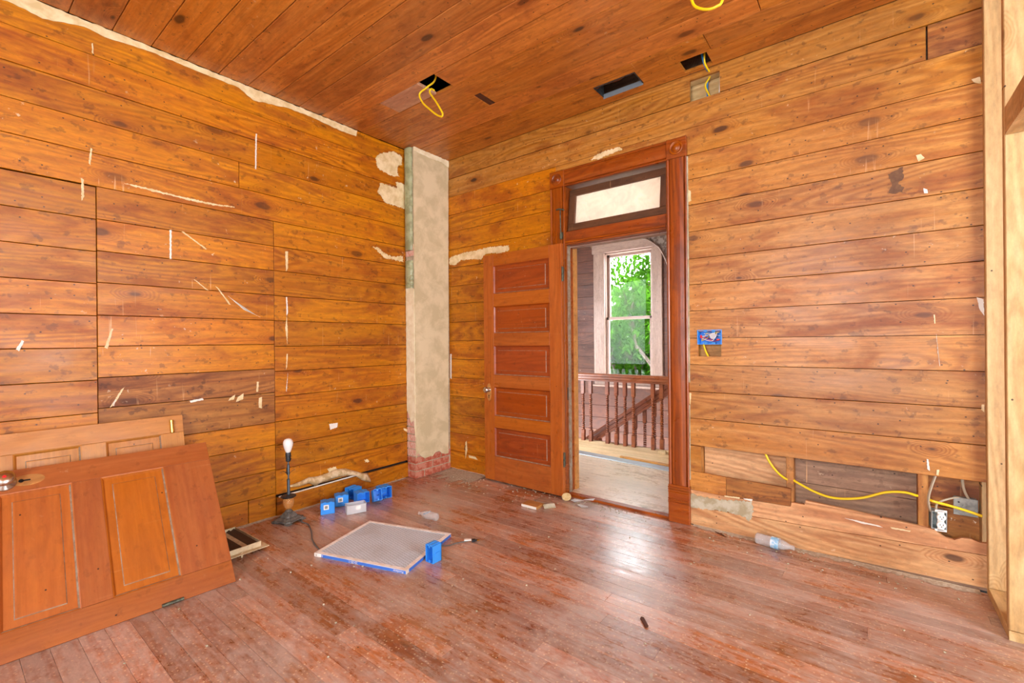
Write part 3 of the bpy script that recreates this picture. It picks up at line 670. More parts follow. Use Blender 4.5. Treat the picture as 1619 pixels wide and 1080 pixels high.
slab('rod_bracket', [(1.414, 1.438, -0.04, -0.026, 2.05, 2.10)], M_obrass, tr)
# transom window, tipped back at its top
wt = empty('window_1', T(1.853, 0.05, 2.113)); wt['kind'] = 'structure'; wt['label'] = 'hazy transom window above the doorway tipped open'
WT = T(1.853, 0.02, 2.113) @ RX(-0.12) @ T(0, 0, 0)
def sashpiece(x0, x1, z0, z1, nm='sash_rail', m_=None, y0=0.0, y1=0.032):
    L = max(x1-x0, z1-z0); Wd = min(x1-x0, z1-z0); hor = (x1-x0) >= (z1-z0)
    B = basis(((x0+x1)/2, (y0+y1)/2, (z0+z1)/2), *(((1, 0, 0), (0, 0, 1), (0, -1, 0)) if hor else ((0, 0, 1), (-1, 0, 0), (0, -1, 0))))
    return ob(nm, boxg(L, Wd, y1-y0, 0.003), m_ or M_sash, wt, WT @ B)
sashpiece(-0.400, 0.400, 0.0, 0.058); sashpiece(-0.400, 0.400, 0.288, 0.342)
sashpiece(-0.400, -0.343, 0.0585, 0.2875, 'sash_stile'); sashpiece(0.343, 0.400, 0.0585, 0.2875, 'sash_stile')
ob('glass_pane', boxg(0.69, 0.232, 0.003), M_tglass, wt, WT @ basis((0, 0.018, 0.173), (1, 0, 0), (0, 0, 1), (0, -1, 0)))

# ------------------------------------------------------------------ five-panel doors
def door(root, W, mat, matp, Hh=1.99, Wd=0.824, stile=0.116, panels=None, th=0.035, field=0.044, dusty=True):
    """local frame: x across, y up the door, z out of the visible face; origin at the bottom-left back corner of the face"""
    panels = panels or [(0.216, 0.474), (0.578, 0.836), (0.935, 1.195), (1.300, 1.545), (1.650, 1.902)]
    z0 = -th
    for x0, x1 in ((0, stile), (Wd-stile, Wd)):
        ob('stile', boxg(Hh, x1-x0-0.0006, th, 0.0012, z0=z0), mat, root, W @ basis(((x0+x1)/2, Hh/2, 0), (0, 1, 0), (-1, 0, 0), (0, 0, 1)))
    edges = [0.0]+[e for p in panels for e in p]+[Hh]
    for i in range(0, len(edges), 2):
        a, b = edges[i], edges[i+1]
        ob('rail', boxg(Wd-2*stile-0.001, b-a, th, 0.001, z0=z0), mat, root, W @ T(Wd/2, (a+b)/2, 0))
    pw = Wd-2*stile; dl = (0, 1) if mat is M_door else (0, 3)
    for a, b in panels:
        h = b-a
        # moulding slope, recessed ground, raised field
        def rect(ins, z): return [(-pw/2+ins, -h/2+ins, z), (pw/2-ins, -h/2+ins, z), (pw/2-ins, h/2-ins, z), (-pw/2+ins, h/2-ins, z)]
        rings = [rect(0.0, -0.0006), rect(0.004, -0.002), rect(0.010, -0.010), rect(0.012, -0.0125), rect(field-0.003, -0.0125), rect(field, -0.0085), rect(field+0.004, -0.008)]
        V_ = [v for r in rings for v in r]; F_ = []; MI = []
        for k in range(len(rings)-1):
            for i in range(4):
                j = (i+1) % 4; F_.append((k*4+i, k*4+j, k*4+4+j, k*4+4+i)); MI.append(1 if (((k == 1 and i in dl) or k == 4) and dusty) else 0)
        n = len(rings)*4; F_.append((n-4, n-3, n-2, n-1)); MI.append(0)
        ob('panel', (V_, F_, MI), [matp, M_dustl], root, W @ T(Wd/2, (a+b)/2, 0))
        ob('panel_back', boxg(pw, h, 0.008), matp, root, W @ T(Wd/2, (a+b)/2, -0.022))
# open door folded back against the wall, hinged at the left jamb
FACE = -0.078
d1 = empty('door_1', T(1.04, FACE, 0.01)); d1['kind'] = 'structure'; d1['label'] = 'open five-panel reddish wooden door folded back against the board wall'
AD = 0.010
WD = T(1.452, FACE+0.0, 0.012) @ RZ(-AD) @ basis((-0.826, 0, 0), (1, 0, 0), (0, 0, 1), (0, -1, 0))
door(d1, WD, M_door, M_doorp, Hh=1.992, Wd=0.824, panels=[(0.212, 0.467), (0.568, 0.825), (0.929, 1.188), (1.294, 1.533), (1.642, 1.892)])
kp = ob('escutcheon', prism([(0.026*math.cos(t*PI/12), 0.078*math.sin(t*PI/12)) for t in range(24)], 0.0, 0.0035), M_jamb, d1, WD @ T(0.058, 0.775, 0.0002))
ob('keyhole', join(lathe([(0.006, 0), (0.006, 0.0008)], 12), xf(boxg(0.006, 0.026, 0.0008), T(0, -0.013, 0.0004))), M_dark, kp, WD @ T(0.058, 0.745, 0.0038))
KN = [(0.024, 0.0), (0.024, 0.004), (0.011, 0.006), (0.009, 0.022), (0.012, 0.028), (0.024, 0.034), (0.029, 0.044), (0.027, 0.054), (0.016, 0.061), (0.004, 0.063)]
ob('door_knob', lathe([(r*0.92, z*0.9) for r, z in KN], 20), M_nickel, kp, WD @ T(0.058, 0.797, 0.0036), smooth=True)
for z in (1.75, 0.29):
    h = ob('hinge', join(xf(boxg(0.003, 0.018, 0.105), T(0, 0.012, 0)), xf(lathe([(0.0055, -0.058), (0.0065, -0.05), (0.0065, 0.05), (0.0055, 0.058)], 10), T(0.002, -0.002, 0)), xf(boxg(0.002, 0.02, 0.1), T(-0.002, 0.016, 0))), M_obrass, d1, T(1.456, -0.072, z+0.012))

# ------------------------------------------------------------------ right wall of new framing
wr = empty('wall_right', T(3.83, -0.2, 0)); wr['kind'] = 'structure'; wr['label'] = 'new pine stud framing at the right'
ob('bottom_plate', boxg(0.434, 0.089, 0.038, 0.0015), M_pine, wr, basis((3.8315, -0.219, 0.0195), (0, 1, 0), (-1, 0, 0), (0, 0, 1)))
ob('stud', boxg(CEIL-0.04, 0.089, 0.038, 0.003), M_pine, wr, basis((3.8315, -0.0205, (CEIL+0.04)/2), (0, 0, 1), (-1, 0, 0), (0, -1, 0)))
ob('stud', boxg(CEIL-0.04, 0.089, 0.038, 0.003), M_pine, wr, basis((3.8315, -0.416, (CEIL+0.04)/2), (0, 0, 1), (-1, 0, 0), (0, -1, 0)))
ob('stud', boxg(CEIL-0.04, 0.038, 0.089, 0.003), M_pine, wr, basis((3.860, -0.352, (CEIL+0.04)/2), (0, 0, 1), (-1, 0, 0), (0, -1, 0)))
ob('header', boxg(1.10, 0.089, 0.112, 0.002), M_pine, wr, basis((3.8315, -0.988, 2.112), (0, 1, 0), (-1, 0, 0), (0, 0, 1)))
ob('stud', boxg(CEIL-0.04, 0.089, 0.038, 0.003), M_pine, wr, basis((3.8315, -4.6, (CEIL+0.04)/2), (0, 0, 1), (-1, 0, 0), (0, -1, 0)))
ob('stud', boxg(2.05, 0.038, 0.089, 0.003), M_pine, wr, basis((3.8315, -1.52, 1.065), (0, 0, 1), (-1, 0, 0), (0, -1, 0)))
# the walls behind the camera and of the next room
slab('wall_rear', [(-0.2, 2.25, YR-0.15, YR-0.05, -0.1, CEIL+0.3), (3.75, XR+0.1, YR-0.15, YR-0.05, -0.1, CEIL+0.3), (2.25, 3.75, YR-0.15, YR-0.05, -0.1, 0.7), (2.25, 3.75, YR-0.15, YR-0.05, 2.6, CEIL+0.3)], M_shell, kind='structure')
slab('wall_side', [(XR, XR+0.1, YR, -3.3, -0.1, CEIL+0.3), (XR, XR+0.1, -1.2, 0.14, -0.1, CEIL+0.3), (XR, XR+0.1, -3.3, -1.2, -0.1, 0.7), (XR, XR+0.1, -3.3, -1.2, 2.55, CEIL+0.3)], M_shell, kind='structure')

# ------------------------------------------------------------------ chimney breast in the corner
CXW, CYF = 0.118, -0.437
ch = empty('chimney', T(0.06, -0.22, 0), 'plastered brick chimney breast in the far corner with bricks bared at its foot', 'chimney')
slab('mortar_core', [(0.001, CXW-0.006, CYF+0.006, -0.001, 0.0, CEIL-0.002)], M_mortar, ch)
cz = 0.0672
def brick(x0, x1, y0, y1, z0, z1, m_=None):
    rnd = random.uniform(-0.0015, 0.0015)
    return ob('brick', boxg(x1-x0, y1-y0, z1-z0, 0.002), m_ or M_brick, ch, T((x0+x1)/2+rnd, (y0+y1)/2+rnd, (z0+z1)/2))
for k in range(10):
    z0 = k*cz+0.002; z1 = z0+cz-0.010
    mm = M_brickp if k > 1 else M_brick
    L = 0.20 if k % 2 else 0.098
    if k < 4:
        brick(0.003, CXW, CYF, CYF+L, z0, z1, M_brick if k < 3 else mm)
        y = CYF+L+0.010
        while y < -0.03:
            e = min(y+0.2, -0.003); brick(0.06, CXW, y, e, z0, z1); y = e+0.010
    else:
        brick(0.003, CXW-0.004, CYF, CYF+0.1, z0, z1, mm)
for z in (2.02, 2.075): brick(0.003, CXW-0.006, CYF, CYF+0.1, z, z+0.05, M_brickp)
# plaster coat on the wide face
def pz(px, py): return onx(px, py, CXW+0.006)
bot = [(657, 726), (661, 716), (666, 722), (672, 725), (681, 721), (684, 722), (688, 716), (694, 713), (699, 717), (704, 718), (709, 717)]
bp = [pz(*p) for p in bot]; bp = [(max(min(p[0], -0.002), CYF+0.002), p[1]) for p in bp]
pts = bp+[(-0.002, CEIL-0.003), (CYF+0.002, CEIL-0.003)]
poly_board(ch, LEFT, (0, 0, 0), ragged(pts, 0.002, 0.03, random.Random(8)), M_plaster, 0.012, name='plaster_coat', n=CXW+0.007)
# narrow face: cream plaster, then a green rounded bead above
yn = CYF-0.0005
NF = ((1, 0, 0), (0, 0, 1), (0, -1, 0))
def nz(py): return ony(647, py, CYF)[1]
poly_board(ch, NF, (0, yn, 0), ragged([(0.004, nz(650)), (0.03, nz(655)), (0.06, nz(668)), (0.10, nz(664)), (CXW, nz(690)), (CXW, nz(459)), (0.06, nz(452)), (0.004, nz(455))], 0.002, 0.02, random.Random(9)), M_plwhite, 0.006, name='cream_plaster', n=0.004)
def bead(z0, z1, sd):
    rnd = random.Random(sd); rows = 24; V_ = []; seg = 8
    for i in range(rows+1):
        z = z0+(z1-z0)*i/rows; w2 = 0.098+rnd.uniform(-0.004, 0.006)
        for k in range(seg+1):
            t = PI*k/seg; V_.append((0.004+w2/2-math.cos(t)*w2/2, yn+0.004-math.sin(t)*0.03, z))
    F_ = [(i*(seg+1)+k, i*(seg+1)+k+1, (i+1)*(seg+1)+k+1, (i+1)*(seg+1)+k) for i in range(rows) for k in range(seg)]
    F_ += [tuple(range(seg, -1, -1)), tuple(range(rows*(seg+1), rows*(seg+1)+seg+1))]
    return ob('green_corner_bead', (V_, F_), M_green, ch, smooth=False)
bead(nz(397), CEIL-0.004, 1); bead(nz(456), nz(413), 2)
poly_board(ch, LEFT, (0, 0, 0), ragged([(CYF+0.001, CEIL-0.003), (CYF+0.001, 2.97), (-0.25, 2.955), (-0.10, 2.965), (-0.003, 2.94), (-0.003, CEIL-0.003)], 0.003, 0.02, random.Random(12)), M_plwhite, 0.003, name='top_plaster_edge', n=CXW+0.011)
# ------------------------------------------------------------------ HALL beyond the doorway
HZ = 0.02
hf = slab('floor_hall', [(-2.6, 4.5, 0.045, 1.86, -0.14, HZ-0.022)], M_dark, kind='structure')
for k in range(22):
    y0 = 0.046+k*0.0835; y1 = y0+0.0835
    rnd = random.Random(k+77); xs = [-2.6, rnd.uniform(-0.5, 1.3), rnd.uniform(1.6, 3.4), 4.5]
    m_ = M_hallf if y1 < 1.2 else M_ply
    if y1 > 1.86: y1 = 1.86
    for a, b in zip(xs[:-1], xs[1:]): sub_board(hf, FLO, (0, 0, HZ), a, b, y0, y1, [], m_, 0.022, 0.0012, name='floorboard', jit=0.0006, ch=0.0008)
slab('stairwell_edge', [(-2.6, 4.5, 1.86, 1.88, -0.35, HZ)], M_rail, hf)
# far wall with its window
wf = slab('wall_far', [(-2.6, 0.30, 2.93, 3.0, -3.0, CEIL+0.3), (1.10, 4.5, 2.93, 3.0, -3.0, CEIL+0.3), (0.30, 1.10, 2.93, 3.0, -3.0, 0.60), (0.30, 1.10, 2.93, 3.0, 2.50, CEIL+0.3)], M_dark, kind='structure')
z = 3.0+0.12-0.174
zs = [2.596+0.1735*k for k in (2, 1, 0)]+[2.596-0.1772*k for k in range(1, 23)]
for v1, v0 in zip(zs[:-1], zs[1:]):
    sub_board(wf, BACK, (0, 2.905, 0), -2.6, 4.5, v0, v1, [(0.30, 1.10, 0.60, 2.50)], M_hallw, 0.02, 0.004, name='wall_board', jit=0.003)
def hbx(nm, x0, x1, y0, y1, z0, z1, m_, par, ch_=0.003):
    L = (x1-x0, y1-y0, z1-z0)
    if L[0] >= L[2]: return ob(nm, boxg(L[0], L[2], L[1], ch_), m_, par, basis(((x0+x1)/2, (y0+y1)/2, (z0+z1)/2), (1, 0, 0), (0, 0, 1), (0, -1, 0)))
    return ob(nm, boxg(L[2], L[0], L[1], ch_), m_, par, basis(((x0+x1)/2, (y0+y1)/2, (z0+z1)/2), (0, 0, 1), (-1, 0, 0), (0, -1, 0)))
w2 = empty('window_2', T(0.7, 2.9, 0.6)); w2['kind'] = 'structure'; w2['label'] = 'tall two-sash window in the hall wall beyond the doorway'
hbx('side_casing', 0.175, 0.345, 2.872, 2.904, 0.60, 2.50, M_halltrim, w2)
hbx('side_casing', 1.045, 1.185, 2.872, 2.904, 0.60, 2.50, M_halltrim, w2)
hbx('head_casing', 0.155, 1.205, 2.866, 2.904, 2.502, 2.66, M_halltrim, w2)
hbx('sill', 0.14, 1.22, 2.83, 2.965, 0.575, 0.60, M_halltrim, w2)
hbx('apron', 0.175, 1.185, 2.878, 2.904, 0.455, 0.573, M_hallw, w2)
for a, b in ((0.31, 0.352), (1.036, 1.09)): hbx('window_jamb', a, b, 2.906, 3.02, 0.602, 2.50, M_halltrim, w2)
hbx('window_head', 0.352, 1.036, 2.906, 3.02, 2.478, 2.50, M_halltrim, w2)
for (z0, z1, yy, nm) in ((1.535, 2.478, 2.965, 'upper_sash'), (0.602, 1.573, 2.925, 'lower_sash')):
    s_ = hbx(nm, 0.352, 1.036, yy, yy+0.032, z0, z0+(0.038 if nm[0] == 'u' else 0.075), M_halltrim, w2)
    hbx('sash_rail', 0.352, 1.036, yy, yy+0.032, z1-0.038, z1, M_halltrim, s_)
    hbx('sash_stile', 0.352, 0.392, yy, yy+0.032, z0, z1, M_halltrim, s_); hbx('sash_stile', 0.998, 1.036, yy, yy+0.032, z0, z1, M_halltrim, s_)
    ob('glass_pane', boxg(0.62, z1-z0-0.06, 0.003), M_glass, s_, basis((0.695, yy+0.016, (z0+z1)/2), (1, 0, 0), (0, 0, 1), (0, -1, 0)))
    if nm[0] == 'l': ob('sash_lock', join(boxg(0.045, 0.016, 0.012), xf(lathe([(0.008, 0), (0.008, 0.014)], 10), T(0.01, 0, 0.005))), M_iron, s_, T(0.70, 2.94, 1.58))
# hall side walls, ceiling, lower level
slab('wall_hall_left', [(-2.7, -2.6, 0.14, 3.0, -3.0, CEIL+0.3)], M_shell, kind='structure')
slab('wall_hall_right', [(4.5, 4.6, 0.14, 3.0, -3.0, CEIL+0.3)], M_shell, kind='structure')
slab('floor_lower', [(-2.6, 4.5, 1.86, 2.93, -3.1, -3.0)], M_hallf, kind='structure')
ch2 = slab('ceiling_hall', [(-2.6, 4.5, 0.14, 2.93, CEIL+0.03, CEIL+0.1)], M_hceil, kind='structure')
for k in range(16):
    y0 = 0.14+k*0.1745
    sub_board(ch2, CEI, (0, 0, CEIL+0.028), -2.6, 4.5, -y0-0.1745, -y0, [], M_hceil, 0.014, 0.004, name='ceiling_board', jit=0.001)
# arch across the hall
ap = [(1.86, 1.72), (1.855, 1.87), (1.836, 1.978), (1.794, 2.074), (1.758, 2.134), (1.689, 2.192), (1.626, 2.232), (1.496, 2.280), (1.3, 2.32), (1.0, 2.345), (0.6, 2.35), (0.1, 2.33), (-0.3, 2.27), (-0.6, 2.15), (-0.8, 1.95), (-0.85, 1.7)]
wa = empty('wall_arch', T(0.6, 1.22, 2.4)); wa['kind'] = 'structure'; wa['label'] = 'plastered arch across the hall seen through the doorway'
outer = [(1.86, -0.0+HZ), (2.4, HZ), (2.4, CEIL), (-1.4, CEIL), (-1.4, HZ), (-0.85, HZ)]
# build as a strip between arch curve and outer boundary
top = [(x, CEIL) for x, z in ap]
V_, F_ = [], []
for y in (1.21, 1.33):
    for (x, z) in ap: V_.append((x, y, z))
    for (x, z) in top: V_.append((x, y, z))
n = len(ap)
for i in range(n-1):
    F_.append((i+1, i, n+i, n+i+1)); F_.append((2*n+i, 2*n+i+1, 3*n+i+1, 3*n+i)); F_.append((i, i+1, 2*n+i+1, 2*n+i))
ob('arch_head', (V_, F_), M_archp, wa)
slab('arch_pier', [(1.86, 1.95, 1.21, 1.33, HZ, CEIL), (1.95, 4.5, 1.21, 1.33, 2.4, CEIL)], M_archp, wa)
slab('arch_pier', [(-2.6, -0.85, 1.21, 1.33, HZ, CEIL)], M_archp, wa)
ob('arch_bead', tube([(x, 1.205, z) for x, z in ap], 0.008, 6, 3), M_halltrim, wa)
# floor strips
st = ob('threshold_strip', boxg(3.4, 0.125, 0.008, 0.003, z0=0.0), M_strip, None, T(0.9, 1.205, HZ+0.0005) @ RZ(-0.083))
tag(st, 'grey metal strip laid across the hall floor', 'floor strip')
t = tag(ob('wood_strip', boxg(0.42, 0.035, 0.018, 0.002, z0=0.0), M_jamb, None, T(1.52, 1.262, HZ+0.0005) @ RZ(-0.07)), 'left bare wooden strip behind the metal floor strip', 'wood strip')
t = tag(ob('wood_strip', boxg(0.42, 0.045, 0.018, 0.002, z0=0.0), M_jamb, None, T(1.93, 1.225, HZ+0.0005) @ RZ(-0.09)), 'right bare wooden strip behind the metal floor strip', 'wood strip')
# balustrade
YB = 1.795
bl = empty('balustrade', T(1.0, YB, HZ), 'dark wooden landing balustrade with beaded balusters below the hall window', 'balustrade')
def railprof(L, name, W, par, mat=M_rail, s=1.0):
    P_ = [(-0.036, 0.0), (-0.036, 0.018), (-0.026, 0.026), (-0.026, 0.05), (-0.034, 0.058), (-0.034, 0.078), (-0.022, 0.09), (0.022, 0.09), (0.034, 0.078), (0.034, 0.058), (0.026, 0.05), (0.026, 0.026), (0.036, 0.018), (0.036, 0.0)]
    P_ = [(a*s, b*s) for a, b in P_]; n = len(P_)
    V_ = [(-L/2, p[0], p[1]) for p in P_]+[(L/2, p[0], p[1]) for p in P_]
    F_ = [tuple(range(n)), tuple(range(2*n-1, n-1, -1))]+[(i, i+n, (i+1) % n+n, (i+1) % n) for i in range(n)]
    return ob(name, (V_, F_), mat, par, W)
railprof(5.2, 'handrail', T(0.6, YB, 0.752), bl)
def bprof(z0, z1, s=0.021):
    out = []; nb = int(round((z1-z0)/0.0245)); h = (z1-z0)/nb
    for i in range(nb):
        z = z0+i*h; out += [(0.009, z), (s*0.82, z+h*0.2), (s, z+h*0.5), (s*0.82, z+h*0.8)]
    out.append((0.009, z1)); return out
bg_ = join(xf(boxg(0.04, 0.04, 0.132), T(0, 0, 0.066)), lathe(bprof(0.132, 0.575), 10), xf(boxg(0.04, 0.04, 0.158), T(0, 0, 0.654)))
bme = None
for x in [0.591-0.1115*k for k in range(5, 0, -1)]+[0.588, 0.691, 0.911, 1.025, 1.133, 1.235, 1.463, 1.560, 1.78, 1.89]:
    o = bpy.data.objects.new('baluster', bme) if bme else None
    if o is None:
        o = ob('baluster', bg_, M_rail, bl, T(x, YB, HZ)); bme = o.data
    else: reg(o, bl, T(x, YB, HZ))
# descending stair rail behind
sl = math.atan2(0.72, 1.03)
sr = empty('stair_rail', T(1.0, 2.0, -0.3), 'sloping stair handrail with beaded balusters descending behind the landing balustrade', 'stair rail')
railprof(2.6, 'handrail', T(0.90, 2.0, 0.145) @ RY(-sl), sr, s=1.25)
bg2 = join(xf(boxg(0.038, 0.038, 0.16), T(0, 0, -0.08)), lathe([(r, z-0.66) for r, z in bprof(0.0, 0.50)], 10), xf(boxg(0.038, 0.038, 0.16), T(0, 0, -0.74)))
bme2 = None
for i in range(10):
    x = 0.36+i*0.1155; z = 0.145+(x-0.90)*math.tan(sl)+0.02
    if bme2 is None: o = ob('baluster', bg2, M_rail, sr, T(x, 2.0, z)); bme2 = o.data
    else: reg(bpy.data.objects.new('baluster', bme2), sr, T(x, 2.0, z))
slab('stringer', [], M_rail, sr) if False else ob('stringer', boxg(2.6, 0.04, 0.25), M_rail, sr, T(0.90, 2.0, -0.85) @ RY(-sl))
for i, (x, y, r) in enumerate(((1.60, 1.68, 0.2), (1.68, 1.71, -0.4))):
    tag(ob('wood_block', boxg(0.08, 0.06, 0.035, 0.002, z0=0), M_ply, None, T(x, y, HZ+0.0005) @ RZ(r)), ['pale wood block at the balustrade foot, left one', 'pale wood block at the balustrade foot, right one'][i], 'wood block')
# ------------------------------------------------------------------ tree outside the hall window
def tree():
    rnd = random.Random(11); root = empty('tree', T(-1.3, 7.5, -4.0), 'leafy green tree outside the hall window', 'tree')
    br = []
    tips = []
    def grow(p, d, r, L, depth):
        q = p+d*L; mid = p.lerp(q, 0.5)+Vector((rnd.uniform(-1, 1), rnd.uniform(-1, 1), rnd.uniform(-1, 1)))*L*0.08
        br.append(tube([p, mid, q], lambda t, r=r: r*(1-0.35*t), 6, 3))
        if depth == 0: tips.append((mid, q)); return
        for k in range(3):
            nd = (d+Vector((rnd.uniform(-1, 1), rnd.uniform(-1, 1), rnd.uniform(-0.5, 0.9)))*0.75).normalized()
            grow(q if k else mid, nd, r*0.62, L*rnd.uniform(0.62, 0.8), depth-1)
        if depth < 3: tips.append((mid, q))
    grow(Vector((-1.7, 7.5, -4)), Vector((0, 0, 1)), 0.16, 2.6, 0 if False else 4)
    grow(Vector((-0.9, 6.6, -3)), Vector((0.1, 0, 1)).normalized(), 0.12, 2.1, 4)
    ob('branches', join(*br), M_bark, root)
    V_, F_ = [], []
    cs = [(rnd.uniform(-3.4, 1.8), rnd.uniform(5.8, 8.6), rnd.uniform(-1.2, 4.2)) for _ in range(620)]+[tuple(b) for a, b in tips]
    for (cx_, cy_, cz_) in cs:
        lim = 2.35+(cx_+1.1)*1.3+0.4*math.sin(cx_*5)
        if cz_ > lim and rnd.random() < 0.78: continue
        for k in range(62):
            c = Vector((cx_+rnd.gauss(0, 0.2), cy_+rnd.gauss(0, 0.2), cz_+rnd.gauss(0, 0.15)))
            s = rnd.uniform(0.05, 0.085); R_ = Matrix.Rotation(rnd.uniform(0, 6.28), 3, 'Z') @ Matrix.Rotation(rnd.uniform(-1.2, 1.2), 3, 'X')
            n = len(V_)
            for p in ((0, -1, 0), (0.45, -0.2, 0.12), (0, 1, -0.15), (-0.45, -0.2, 0.12)): V_.append(c+R_ @ (Vector(p)*s))
            F_ += [(n, n+1, n+2), (n, n+2, n+3)]
    o = ob('foliage', (V_, F_), M_leaf, root); o['kind'] = 'stuff'
tree()

# ------------------------------------------------------------------ THINGS : two doors leaning at the left
def lean(name, label, B, ang, Tp, mat, matp, panels, stile, Wd, field=0.044):
    B, Tp = Vector(B), Vector(Tp)
    L = Vector((math.sin(ang), -math.cos(ang), 0)); U = (Tp-B).normalized(); U = (U-L*U.dot(L)).normalized(); Nn = U.cross(L).normalized()
    if Nn.x < 0: Nn = -Nn
    # local x across the leaf (up the wall), local y along the leaf, z out
    Wm = basis(B, tuple(U), tuple(L), tuple(Nn))
    # handedness
    if Vector(U).cross(L).dot(Nn) < 0:
        Wm = basis(B+U*Wd, tuple(-U), tuple(L), tuple(Nn))
    root = empty(name, T(B.x, B.y, 0), label, 'door')
    door(root, Wm, mat, matp, Wd=Wd, stile=stile, panels=panels, field=field)
    return root, Wm, B, L, U, Nn
ANG = -0.063
fd, WF, B_, L_, U_, N_ = lean('wooden_door', 'front leaning panelled door with a satin knob, lying on its edge on the floor', (0.75, -2.163, 0.004), ANG, (0.25, -2.12, 0.656), M_doorf, M_doorfp, [(0.216, 0.473), (0.578, 0.817), (0.925, 1.18), (1.29, 1.53), (1.64, 1.89)], 0.113, 0.824)
def onleaf(B, L, U, Nn, s, t, n=0.0): 
    o = B+L*s+U*t+Nn*n; x = L; z_ = Nn; y = z_.cross(x)
    return basis(o, tuple(x), tuple(y), tuple(z_))
e = ob('escutcheon_mark', prism([(0.055*math.cos(t*PI/12), 0.028*math.sin(t*PI/12)) for t in range(24)], 0.0, 0.0008), M_jamb, fd, onleaf(B_, L_, U_, N_, 0.722, 0.762, 0.0005))
ob('keyhole', join(lathe([(0.009, 0), (0.009, 0.001)], 14), xf(boxg(0.03, 0.007, 0.001), T(-0.015, 0, 0.0005))), M_dark, e, onleaf(B_, L_, U_, N_, 0.745, 0.762, 0.0012))
k_ = ob('door_knob', lathe([(0.040, 0.0), (0.038, 0.006), (0.016, 0.010), (0.014, 0.022), (0.024, 0.030), (0.034, 0.040), (0.036, 0.052), (0.030, 0.062), (0.014, 0.065), (0.002, 0.0655)], 28), M_nickel, fd, onleaf(B_, L_, U_, N_, 0.797, 0.765, 0.0002), smooth=True)
ob('knob_centre', lathe([(0.007, 0.0), (0.006, 0.001), (0.001, 0.0015)], 12), M_red, k_, onleaf(B_, L_, U_, N_, 0.797, 0.765, 0.0657))
hg = ob('hinge', tube([B_+L_*0.225+U_*0.006+N_*0.004, B_+L_*0.31+U_*0.006+N_*0.004], 0.008, 10, 2), M_obrass, fd)
ob('latch_plate', boxg(0.06, 0.02, 0.003), M_zinc, fd, onleaf(B_, L_, U_, N_, 0.80, 0.826, -0.016) @ RX(PI/2))
bd, WB_, B2, L2, U2, N2 = lean('wooden_door', 'rear leaning orange panelled door with a brass catch, behind the front one', (0.235, -2.19, 0.004), 0.0, (0.05, -2.19, 0.80), M_doorb, M_doorb, [(0.11, 0.358), (0.456, 0.70), (0.80, 1.04), (1.14, 1.39), (1.49, 1.77)], 0.102, 0.826)
for r_, s_ in ((0.010, 0),): ob('brass_catch', join(xf(lathe([(0.010, -0.038), (0.011, -0.036), (0.011, 0.036), (0.010, 0.038)], 14), Matrix())), M_brass, bd, onleaf(B2, L2, U2, N2, 0.058, 0.762, 0.006) @ RX(PI/2))

# ------------------------------------------------------------------ lamp without its shade
lx, ly = 0.158, -1.603
lp_ = empty('table_lamp', T(lx, ly, 0) , 'bare metal table lamp with white bulb and amber glass body by the left wall', 'lamp')
WL = T(lx, ly, 0) @ RZ(0.3)
def frust(a0, a1, z0, z1, cham=0.25):
    def sq(a, z): c = a*cham; return [(a-c, -a, z), (a, -a+c, z), (a, a-c, z), (a-c, a, z), (-a+c, a, z), (-a, a-c, z), (-a, -a+c, z), (-a+c, -a, z)]
    V_ = sq(a0, z0)+sq(a1, z1); F_ = [tuple(range(7, -1, -1)), tuple(range(8, 16))]+[(i, (i+1) % 8, 8+(i+1) % 8, 8+i) for i in range(8)]
    return V_, F_
foot = [xf(boxg(0.035, 0.035, 0.014, 0.003, z0=0.0), T(sx*0.058, sy*0.058, 0)) for sx in (-1, 1) for sy in (-1, 1)]
ob('base', join(*foot, frust(0.076, 0.074, 0.012, 0.022), frust(0.066, 0.052, 0.022, 0.034), frust(0.044, 0.040, 0.034, 0.045), frust(0.040, 0.022, 0.045, 0.066), lathe([(0.024, 0.066), (0.026, 0.070), (0.020, 0.076), (0.014, 0.082)], 16)), M_dusty, lp_, WL)
ob('glass_body', lathe([(0.014, 0.082), (0.018, 0.086), (0.030, 0.105), (0.037, 0.130), (0.036, 0.150), (0.030, 0.162), (0.026, 0.166)], 22), M_amber, lp_, WL, smooth=True)
ob('dish', lathe([(0.030, 0.163), (0.046, 0.168), (0.050, 0.174), (0.046, 0.178), (0.020, 0.182), (0.010, 0.186)], 24), M_iron, lp_, WL)
ob('pole', lathe([(0.010, 0.184), (0.010, 0.290), (0.0105, 0.292), (0.005, 0.294), (0.005, 0.322), (0.009, 0.324), (0.009, 0.392), (0.0045, 0.394), (0.0045, 0.415)], 14), M_pole, lp_, WL)
for k in range(3):
    a = k*2*PI/3+0.5; g = []
    P_ = [(0.008, 0.325), (0.014, 0.338), (0.026, 0.350), (0.040, 0.358), (0.046, 0.356)]; wd = [0.006, 0.010, 0.009, 0.005, 0.001]; V_ = []
    for (r, z), w_ in zip(P_, wd):
        for s_ in (-1, 1): V_.append((r*math.cos(a)-s_*w_*math.sin(a), r*math.sin(a)+s_*w_*math.cos(a), z))
        V_.append((r*math.cos(a), r*math.sin(a), z-0.003))
    F_ = []
    for i in range(len(P_)-1):
        b = i*3; F_ += [(b, b+1, b+4, b+3), (b+1, b+2, b+5, b+4), (b+2, b, b+3, b+5)]
    ob('metal_leaf', (V_, F_), M_iron if k else M_dusty, lp_, WL)
ob('bulb_socket', join(lathe([(0.012, 0.414), (0.016, 0.420), (0.016, 0.448), (0.018, 0.450), (0.018, 0.470), (0.016, 0.478)], 16), xf(boxg(0.012, 0.006, 0.008), T(0.02, 0, 0.435))), M_iron, lp_, WL)
